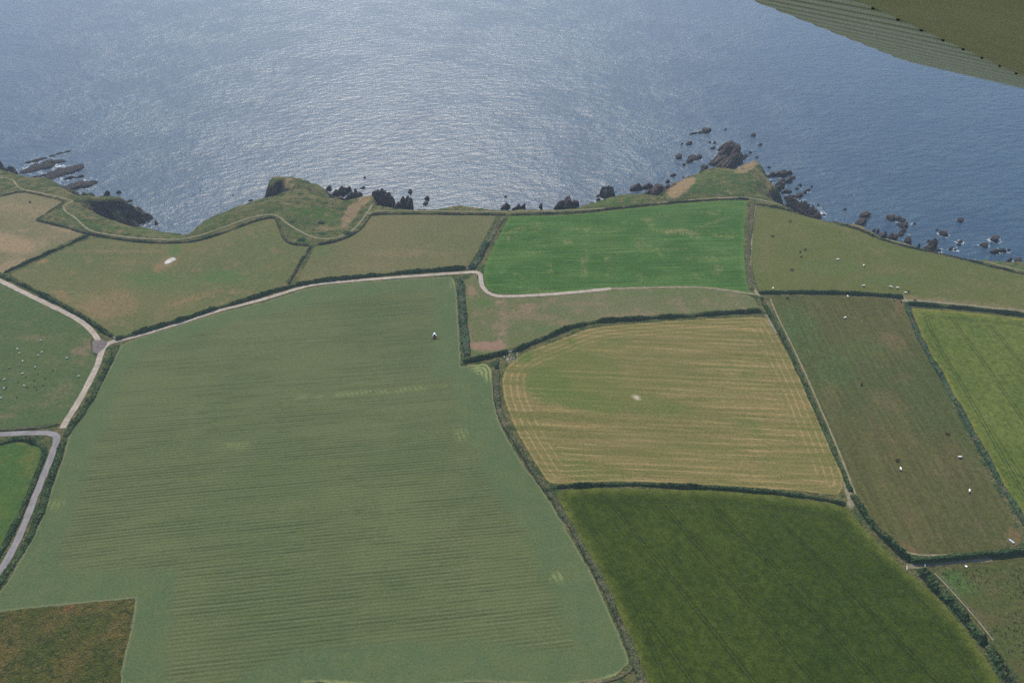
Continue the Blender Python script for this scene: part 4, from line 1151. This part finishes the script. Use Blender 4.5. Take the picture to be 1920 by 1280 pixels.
sea = mesh_np('sea', np.stack([sxr, syr, np.full(len(sxr), SEA)], 1), np.stack([ii, ii + 1, ii + nx + 1, ii + nx], 1), SEAM, None, True)
attr_f(sea, 'foam', foam)
tag(sea, 'blue sea glittering under the sun', kind='structure')


# ------------------------------------------------------------------ animals
def skin_mesh(name, joints, edges, sub=1):
    me = bpy.data.meshes.new(name)
    me.from_pydata([j[0] for j in joints], edges, [])
    o = bpy.data.objects.new(name, me)
    COL.objects.link(o)
    o.modifiers.new('skin', 'SKIN')
    sd = o.modifiers.new('sub', 'SUBSURF')
    sd.levels = sd.render_levels = sub
    for v, j in zip(me.skin_vertices[0].data, joints):
        v.radius = (j[1], j[1] if len(j) < 3 else j[2])
    me.skin_vertices[0].data[0].use_root = True
    dg = bpy.context.evaluated_depsgraph_get()
    res = bpy.data.meshes.new_from_object(o.evaluated_get(dg))
    bpy.data.objects.remove(o)
    bpy.data.meshes.remove(me)
    res.name = name
    return res


def quad_mesh(name, L, Hh, rb, graze, woolly):
    """four-legged animal facing +x, length L, back height Hh, body radius rb"""
    bz = Hh - rb
    J = [((-.42 * L, 0, bz), rb * .9), ((-.12 * L, 0, bz - .03 * Hh), rb * 1.02), ((.2 * L, 0, bz - .02 * Hh), rb * 1.0), ((.40 * L, 0, bz + .02 * Hh), rb * .8)]
    E = [(0, 1), (1, 2), (2, 3)]
    hz = bz - .45 * Hh if graze else bz + .22 * Hh
    J += [((.55 * L, 0, (bz + hz) / 2 + .05), rb * .45), ((.66 * L, 0, hz), rb * .36), ((.80 * L, 0, hz - .10 * Hh), rb * .24)]
    E += [(3, 4), (4, 5), (5, 6)]
    lr = rb * (.20 if woolly else .24)
    for (x, back) in ((-.40 * L, 1), (.34 * L, 0)):
        for s in (-1, 1):
            b = len(J)
            J.append(((x, s * rb * .62, bz - rb * .55), lr * 2.0))
            J.append(((x + (.06 * L if back else 0), s * rb * .62, Hh * .40), lr * 1.25))
            J.append(((x - (.05 * L if back else -.01), s * rb * .62, Hh * .22), lr))
            J.append(((x, s * rb * .62, .03), lr * 1.05))
            E += [(0 if back else 2, b), (b, b + 1), (b + 1, b + 2), (b + 2, b + 3)]
    b = len(J)
    J += [((-.53 * L, 0, bz + .2 * rb), rb * .14), ((-.56 * L, 0, bz - .7 * rb), rb * .10)]
    E += [(0, b), (b, b + 1)]
    return skin_mesh(name, J, E)


def hide(name, a, b, th, sc):
    k = NT(name, .9, .0)
    n = k.noise(sc, 2, .5)
    return k.color(k.mix(k.smooth(n, th - .03, th + .03), a, b))


sheep_me = [quad_mesh('sheep', 1.25, .95, .30, True, True), quad_mesh('sheep', 1.25, .98, .30, False, True)]
cow_me = [quad_mesh('cow', 2.2, 1.42, .42, True, False), quad_mesh('cow', 2.2, 1.45, .42, False, False)]
m_wool = flat('fleece', (.60, .58, .50), .95, .05, .12, 3)
m_dkwool = flat('dark fleece', (.035, .034, .030), .95, .05, .3, 3)
m_gwool = flat('grey fleece', (.22, .22, .19), .95, .05, .2, 3)
m_cw = hide('white hide', (.74, .70, .60), (.66, .60, .48), .6, 1.5)
m_cb = hide('black hide', (.018, .017, .016), (.03, .026, .022), .5, 1.5)
m_cr = hide('red brown hide', (.085, .036, .018), (.12, .055, .028), .5, 1.5)
m_cp = hide('black and white hide', (.02, .02, .02), (.70, .68, .62), .52, 1.1)


def animal(kind, px, py, mat, label, group, rot, graze=0, sc=1.0):
    me = (sheep_me if kind == 'sheep' else cow_me)[graze]
    if len(me.materials) == 0:
        me.materials.append(mat)
    p = W([(px, py)])[0]
    o = bpy.data.objects.new(kind, me)
    COL.objects.link(o)
    o.location = (p[0], p[1], float(ground(p[0], p[1])) + .06)
    o.rotation_euler = (0, 0, rot)
    o.scale = (sc, sc, sc)
    o.material_slots[0].link = 'OBJECT'
    o.material_slots[0].material = mat
    return tag(o, label, kind, group)


rr = random.Random(11)
WSH = [(77, 639, 'white sheep grazing highest in the green field, apart from the flock'), (33, 655, 'upper one of two white sheep close together near the left edge'), (37, 663, 'lower one of two white sheep close together near the left edge'),
       (79, 661, 'right one of a pair of white sheep in the upper flock'), (72, 667, 'left one of a pair of white sheep in the upper flock'), (43, 678, 'white sheep in the middle of the flock above a dull one'),
       (66, 689, 'white sheep standing above the dark ones'), (43, 701, 'white sheep standing sideways left of the dark ones'), (9, 712, 'bright white sheep near the left border'), (46, 724, 'white sheep right beside a small dark one'),
       (8, 729, 'white sheep lower down at the left border'), (2, 747, 'lowest white sheep at the left border'), (126, 672, 'white sheep on the worn patch nearest the junction yard'), (148, 706, 'white sheep nearest the concrete track')]
for px, py, lab in WSH:
    animal('sheep', px, py, m_wool, lab, 'sheep in the green field', rr.uniform(-3.1, 3.1), rr.choice((0, 0, 1)), 1.0)
animal('sheep', 18, 690, m_gwool, 'grey sheep lying left of the flock', 'sheep in the green field', .2, 0, 1.2)
animal('sheep', 37, 686, m_gwool, 'dull grey sheep just below a white one', 'sheep in the green field', 1.2, 0)
for px, py in [(100, 695), (72, 702), (50, 707), (85, 710), (65, 714), (34, 717), (81, 723), (51, 727), (65, 726), (69, 731), (12, 727), (1, 714), (32, 746)]:
    animal('sheep', px, py, m_dkwool, 'small dark sheep scattered below the white flock', 'small dark sheep in the green field', rr.uniform(-3, 3), 0, .85)
COWS = [(1481, 416, m_cr, 'brown cow alone near the clifftop bank'), (1449, 444, m_cb, 'black cow near the pale earth bank'), (1509, 469, m_cb, 'black cow, upper right of three close together'), (1500, 473, m_cr, 'dark brown cow, left of three close together'), (1502, 482, m_cr, 'reddish cow, lowest of three close together'),
        (1485, 507, m_cb, 'dark cow alone below the group of three'), (1570, 488, m_cw, 'white cow in the middle of the clifftop pasture'), (1619, 499, m_cw, 'cream cow right of the middle of the clifftop pasture'), (1619, 537, m_cw, 'white cow alone just above the dark hedge'),
        (1669, 539, m_cw, 'left one of two white cows near the gateway'), (1682, 541, m_cw, 'right one of two white cows near the gateway'), (1702, 548, m_cb, 'black cow at the top of the muddy gateway'), (1698, 550, m_cw, 'white cow beside the black cow at the gateway'), (1449, 542, m_cw, 'white cow at the left end of the dark hedge'),
        (1677, 563, m_cp, 'black and white cow just left of the gateway'), (1689, 566, m_cr, 'brown cow standing on the worn gateway ground'), (1715, 564, m_cr, 'brown cow on the earth track right of the gateway'),
        (1476, 560, m_cb, 'dark cow at the top left of the long pasture'), (1589, 557, m_cw, 'white cow at the top of the long pasture under the hedge'), (1584, 597, m_cw, 'white cow in the upper part of the long pasture'), (1615, 722, m_cb, 'black cow alone in the middle of the long pasture'),
        (1776, 814, m_cr, 'dark red cow near the barley hedge'), (1799, 858, m_cw, 'white cow near the barley hedge'), (1682, 864, m_cb, 'black cow just above a white one'), (1688, 880, m_cw, 'white cow just below a black one'), (1817, 921, m_cw, 'white cow lowest in the long pasture'), (57, 380, m_cb, 'dark cow alone in the tan pasture')]
for px, py, m, lab in COWS:
    animal('cow', px, py, m, lab, 'cattle in the pastures', rr.choice((.2, 2.9, -.5, 1.2, -1.8, 3.4)) + rr.uniform(-.4, .4), rr.choice((0, 1)))


# ------------------------------------------------------------------ boxes and tubes for made things
def bx(bm, c, d, rot=None, bev=0.0):
    r_ = bmesh.ops.create_cube(bm, size=1.0)
    M = Matrix.Translation(c) @ (rot or Matrix.Identity(4)) @ Matrix.Diagonal((*d, 1))
    bmesh.ops.transform(bm, matrix=M, verts=r_['verts'])
    if bev:
        es = list({e for v in r_['verts'] for e in v.link_edges})
        bmesh.ops.bevel(bm, geom=es, offset=bev, segments=2, affect='EDGES', profile=.6)


def tube(bm, a, b, ra, rb=None, seg=10):
    a, b = Vector(a), Vector(b)
    d = b - a
    M = Matrix.Translation((a + b) / 2) @ d.to_track_quat('Z', 'Y').to_matrix().to_4x4()
    bmesh.ops.create_cone(bm, cap_ends=True, segments=seg, radius1=ra, radius2=ra if rb is None else rb, depth=d.length, matrix=M)


def part(name, bm, mat, parent=None, loc=None):
    me = bpy.data.meshes.new(name)
    bm.to_mesh(me)
    bm.free()
    o = link_mesh(name, me, mat, parent)
    if loc:
        o.location = loc
    return o


def empty(name, px, py, rz=0.0, dz=.06):
    o = bpy.data.objects.new(name, None)
    COL.objects.link(o)
    p = W([(px, py)])[0]
    o.location = (p[0], p[1], float(ground(p[0], p[1])) + dz)
    o.rotation_euler = (0, 0, rz)
    return o


B = bmesh.new
m_blue = flat('blue grey paint', (.16, .22, .30), .35, .5)
m_white = flat('white paint', (.80, .82, .84), .35, .5, .05)
m_black = flat('tyre rubber', (.018, .018, .019), .85, .3)
m_glass = flat('dark cab glass', (.02, .025, .03), .08, .6)
m_red = flat('red implement paint', (.30, .085, .06), .5, .4)
m_steel = flat('galvanised steel', (.42, .43, .44), .45, .5)
m_wood = flat('weathered wood', (.22, .20, .17), .9, .1, .2)

# tractor with a mounted tedder, driving away from the viewer (+x is forward)
tr = empty('tractor', 815, 631, wdir((815, 631), (812, 560)))
tag(tr, 'tractor with a white cab roof towing a red hay tedder', 'tractor')
b = B(); bx(b, (1.35, 0, 1.25), (2.2, .95, .85), None, .12); bx(b, (2.35, 0, 1.0), (.3, .8, .6), None, .05); part('bonnet', b, m_blue, tr)
b = B(); bx(b, (.5, 0, .85), (3.9, .6, .45), None, .05); tube(b, (-.75, -.95, .9), (-.75, .95, .9), .14); tube(b, (1.95, -.85, .62), (1.95, .85, .62), .10); part('chassis', b, m_black, tr)
cabp = empty('cab', 815, 631); cabp.parent = tr; cabp.location = (0, 0, 0); cabp.rotation_euler = (0, 0, 0)
b = B(); bx(b, (-.45, 0, 2.0), (1.45, 1.5, 1.4), None, .12); part('window', b, m_glass, cabp)
b = B()
for sx_ in (-1.17, .28):
    for sy_ in (-.74, .74):
        tube(b, (sx_, sy_, 1.3), (sx_, sy_, 2.72), .06)
part('cab_frame', b, m_blue, cabp)
b = B(); bx(b, (-.45, 0, 2.80), (1.5, 1.45, .22), None, .08); part('cab_roof', b, flat('pale grey roof paint', (.50, .52, .55), .45, .3, .05), cabp)
b = B(); tube(b, (.55, .55, 1.6), (.55, .55, 2.9), .06); part('exhaust', b, m_steel, tr)
b = B()
for s in (-1, 1):
    bx(b, (-.75, s * .98, 1.72), (1.5, .5, .10), None, .04)
part('mudguards', b, m_blue, tr)
for (x, s, R, wd) in ((-.75, -1, .85, .52), (-.75, 1, .85, .52), (1.95, -1, .6, .40), (1.95, 1, .6, .40)):
    y = s * (1.0 if R > .7 else .92)
    b = B(); tube(b, (x, y - wd / 2, R), (x, y + wd / 2, R), R, None, 24)
    for q in range(16):
        a = q * math.pi / 8
        bx(b, (x + math.cos(a) * R, y, R + math.sin(a) * R), (.10, wd * .9, .07), Matrix.Rotation(-a, 4, 'Y'))
    wh = part('wheel', b, m_black, tr)
    b = B(); tube(b, (x, y + s * wd * .45, R), (x, y + s * (wd / 2 + .03), R), R * .55, None, 20); part('rim', b, m_white, wh)
b = B(); tube(b, (-1.4, 0, .8), (-2.4, 0, .8), .10); tube(b, (-2.4, -3.0, .75), (-2.4, 3.0, .75), .13); bx(b, (-2.3, 0, 1.0), (.5, .9, .5), None, .06)
td = part('tedder', b, m_red, tr)
for y in (-2.5, -.85, .85, 2.5):
    b = B(); tube(b, (-2.5, y, .25), (-2.5, y, .75), .16)
    for q in range(6):
        a = q * math.pi / 3 + y
        tube(b, (-2.5, y, .45), (-2.5 + math.cos(a) * .8, y + math.sin(a) * .8, .40), .04, .03, 6)
        tube(b, (-2.5 + math.cos(a) * .8, y + math.sin(a) * .8, .45), (-2.5 + math.cos(a) * .9, y + math.sin(a) * .9, .05), .025, .02, 6)
    part('rotor', b, m_red, td)


def gate(px, py, qx, qy, label):
    A, C_ = W([(px, py)])[0], W([(qx, qy)])[0]
    L = float(np.linalg.norm(C_ - A))
    g = empty('field_gate', px, py, math.atan2(C_[1] - A[1], C_[0] - A[0]), 0)
    tag(g, label, 'gate', 'field gates')
    b = B()
    for z in (.25, .45, .65, .88, 1.15):
        tube(b, (.12, 0, z), (L - .12, 0, z), .035, None, 8)
    for x in (.12, L / 2, L - .12):
        tube(b, (x, 0, .25), (x, 0, 1.15), .035, None, 8)
    tube(b, (.12, 0, .25), (L - .12, 0, 1.15), .03, None, 8)
    part('gate_leaf', b, m_steel, g)
    for x in (0, L):
        b = B(); bx(b, (x, 0, .65), (.2, .2, 1.5), None, .02); part('gate_post', b, m_wood, g)


gate(1699, 1061, 1700, 1070, 'steel gate into the wheat at the end of the trimmed hedge')
gate(1732.5, 1055, 1734, 1064, 'steel gate into the rushy pasture below the trimmed hedge')
gate(874, 504.5, 883, 504, 'field gate at the end of the track hedge by the bramble bush')
gate(953, 661, 961, 659, 'field gate in the gap of the hedge above the stubble')
gate(212, 632, 217, 637, 'field gate at the corner where two hedges meet the track')
gate(1693, 558.5, 1700, 568, 'field gate at the muddy gateway among the cattle')

# post and wire fence beside the bushy hedge
FC = resample(W([(1754, 1072), (1777, 1095), (1805, 1126), (1840, 1166), (1866, 1200)]), 3.0)
fn_ = bpy.data.objects.new('wire_fence', None)
COL.objects.link(fn_)
fn_.location = (FC[0][0], FC[0][1], float(ground(*FC[0])))
tag(fn_, 'post and wire fence along the bushy hedge of the rushy pasture', 'fence')
b = B()
o0 = Vector(fn_.location)
FZ = [Vector((p[0], p[1], float(ground(p[0], p[1])))) - o0 for p in FC]
for p, q in zip(FZ[:-1], FZ[1:]):
    for z in (.4, .75, 1.1):
        tube(b, p + Vector((0, 0, z)), q + Vector((0, 0, z)), .012, None, 4)
part('wire', b, m_steel, fn_)
b = B(); tube(b, (0, 0, -.2), (0, 0, 1.25), .06, .05, 8)
post0 = part('fence_post', b, m_wood, fn_, FZ[0])
for p in FZ[1:]:
    o = post0.copy(); COL.objects.link(o); o.parent = fn_; o.location = p

# white trough near the corner gate, small white tub in the rushy pasture
t = empty('water_trough', 1896, 1015, wdir((1892, 1012), (1900, 1018)))
tag(t, 'long white water trough in the corner of the cattle pasture', 'trough')
b = B()
bx(b, (0, .42, .36), (2.6, .10, .6)); bx(b, (0, -.42, .36), (2.6, .10, .6)); bx(b, (1.25, 0, .36), (.10, .74, .6)); bx(b, (-1.25, 0, .36), (.10, .74, .6)); bx(b, (0, 0, .1), (2.4, .74, .08))
part('basin', b, m_white, t)
b = B(); bx(b, (0, 0, .5), (2.38, .72, .02)); part('water', b, flat('trough water', (.35, .40, .42), .1, .5), t)
b = B()
for x in (-.9, .9):
    bx(b, (x, 0, .03), (.2, .8, .06))
part('foot', b, m_steel, t)
tb = B()
tube(tb, (0, 0, 0), (0, 0, .45), .42, .52, 18)
tube(tb, (0, 0, .42), (0, 0, .50), .56, .56, 18)
o = part('feed_tub', tb, m_white)
p = W([(1811, 1062)])[0]
o.location = (p[0], p[1], float(ground(p[0], p[1])) + .06)
tag(o, 'small white feed tub below the trimmed hedge', 'tub')

# ------------------------------------------------------------------ the aircraft wing the picture is taken under
WZ = 1.15
R3 = Vector((1, 0, 0)); U3 = Vector((0, SP, CP)); F3 = Vector((0, CP, -SP))


def camv(x, y, z):
    return R3 * x + U3 * y + F3 * z


def pix(px, py, depth):
    return Vector((0, 0, CAMH)) + camv((px - 960) / FPX, (640 - py) / FPX, 1.0) * depth


H0 = pix(1645, 8, WZ)                                   # a rivet on the hinge line
span = camv(1928, 55, 1493).normalized()
pitch = .0642 * WZ                                      # rivet spacing along the span
Hc = pix(2081, 203, WZ * 1.54)
Tc = pix(1690, 112, WZ * 1.854)
chord = (Tc - Hc)
chord -= span * chord.dot(span)
CL = chord.length
chord.normalize()
nrm = span.cross(chord).normalized()
if nrm.dot(Vector((0, 0, CAMH)) - H0) < 0:
    nrm = -nrm                                          # points to the viewer (the underside)
kend = (Hc - H0).dot(span) / pitch
wing = bpy.data.objects.new('aircraft_wing', None)
COL.objects.link(wing)
wing.location = H0
tag(wing, 'olive grey aircraft wing underside with a corrugated flap, overhead', 'aircraft wing')


def wl(s, c, n):
    return span * (s * pitch) + chord * c + nrm * n


m_wing = NT('olive cream aircraft paint', .55, .35)
wn1, wn2 = m_wing.noise(1.2, 3), m_wing.noise(14, 4, .6)
m_wing = m_wing.color(m_wing.scale(m_wing.mix(m_wing.smooth(wn1, .35, .65), (.66, .62, .46), (.70, .66, .50)), m_wing.smooth(wn2, .3, .7, .94, 1.06)))
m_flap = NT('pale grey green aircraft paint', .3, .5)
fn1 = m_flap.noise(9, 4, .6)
m_flap = m_flap.color(m_flap.mix(m_flap.smooth(m_flap.math('ADD', m_flap.attr('groove_shade'), m_flap.math('MULTIPLY', m_flap.math('SUBTRACT', fn1, .5), .3)), .30, .80), m_flap.scale((.88, .88, .85), m_flap.smooth(fn1, .3, .7, .95, 1.05)), (.20, .18, .10)))  # bead valleys painted darker, standing in for shading and reflected ground
# corrugated flap: trapezoid beads along the chord, closed by a flat upper skin
b = B()
beads, ks = 8, np.arange(-26, kend + .01, .125)
cs_ = np.linspace(.012, CL, 10)
rows_ = []
for c_ in cs_:
    fade = min(1.0, (c_ - .012) / .03, (CL - c_) / .02 + .25)
    rows_.append([b.verts.new(wl(s, c_, .0055 * fade * (math.sin(2 * math.pi * s * 1.0) * .9 + .25 * math.sin(4 * math.pi * s + .6)) - .008)) for s in ks])
for i in range(len(cs_) - 1):
    for j in range(len(ks) - 1):
        b.faces.new((rows_[i][j], rows_[i][j + 1], rows_[i + 1][j + 1], rows_[i + 1][j]))
top = [[b.verts.new(wl(s, c_, -.012 - .055 * (1 - c_ / CL))) for s in (ks[0], ks[-1])] for c_ in cs_]
for i in range(len(cs_) - 1):
    b.faces.new((top[i][0], top[i + 1][0], top[i + 1][1], top[i][1]))
    b.faces.new((rows_[i][-1], top[i][1], top[i + 1][1], rows_[i + 1][-1]))
    b.faces.new((rows_[i][0], rows_[i + 1][0], top[i + 1][0], top[i][0]))
gro_shade = [.5 - .5 * math.sin(2 * math.pi * s) for _c in cs_ for s in ks]  # mask of the painted shading, strongest in the valleys
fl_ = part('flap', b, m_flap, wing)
attr_f(fl_, 'groove_shade', gro_shade + [0.0] * (len(fl_.data.vertices) - len(gro_shade)))
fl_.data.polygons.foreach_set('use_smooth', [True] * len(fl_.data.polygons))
# lower skin ahead of the hinge with a thick section and a rolled rear edge
b = B()
sec = [(.0, -.004), (.004, .004), (.012, .006), (-.30, .010), (-.7, .012), (-1.1, .006), (-1.35, -.05), (-1.40, -.11), (-1.30, -.17), (-.8, -.19), (-.3, -.13), (0.0, -.075)]
sec = [(.006, -.006), (.008, .0), (.0, .006), (-.30, .010), (-.7, .012), (-1.1, .006), (-1.35, -.05), (-1.40, -.11), (-1.30, -.17), (-.8, -.19), (-.3, -.13), (0.0, -.075)]
ends = np.linspace(-26, kend + 14, 12)
rws = [[b.verts.new(wl(s, c_, n_)) for (c_, n_) in sec] for s in ends]
for i in range(len(ends) - 1):
    for j in range(len(sec)):
        q = (j + 1) % len(sec)
        b.faces.new((rws[i][j], rws[i][q], rws[i + 1][q], rws[i + 1][j]))
b.faces.new(rws[0])
b.faces.new(rws[-1][::-1])
bmesh.ops.recalc_face_normals(b, faces=b.faces)
part('wing_skin', b, m_wing, wing)
b = B()
bx(b, (0, 0, 0), (.001, .001, .001))
for i in range(len(ends) - 1):
    tube(b, wl(ends[i], .009, .002), wl(ends[i + 1], .009, .002), .0020, None, 8)
part('hinge', b, flat('dark hinge steel', (.06, .06, .05), .6, .4), wing)
b = B()
tube(b, (0, 0, 0), nrm * .004, .0029, .0024, 12)
rv0 = part('rivet', b, flat('black rubber', (.012, .012, .011), .6, .3), wing, wl(0, .004, .004))
for s in range(-12, int(kend) + 6):
    if s == 0:
        continue
    o = rv0.copy(); COL.objects.link(o); o.parent = wing; o.location = wl(s, .004, .004)

# ------------------------------------------------------------------ haze: one closed box of thin even air
b = B()
bx(b, (0, 0, (CAMH + 6 + SEA - 20) / 2), (41000, 41000, CAMH + 6 - SEA + 20))
hz = part('haze', b, None)
hm = bpy.data.materials.new('summer haze')
hm.use_nodes = True
ht = hm.node_tree
ht.nodes.remove(ht.nodes['Principled BSDF'])
pvol = ht.nodes.new('ShaderNodeVolumePrincipled')
pvol.inputs['Color'].default_value = (.68, .82, 1.0, 1)
pvol.inputs['Density'].default_value = HAZE_DENSITY
pvol.inputs['Anisotropy'].default_value = 0.35
ht.links.new(pvol.outputs[0], ht.nodes['Material Output'].inputs['Volume'])
hz.data.materials.append(hm)
tag(hz, 'thin bluish summer haze over land and sea', kind='stuff')
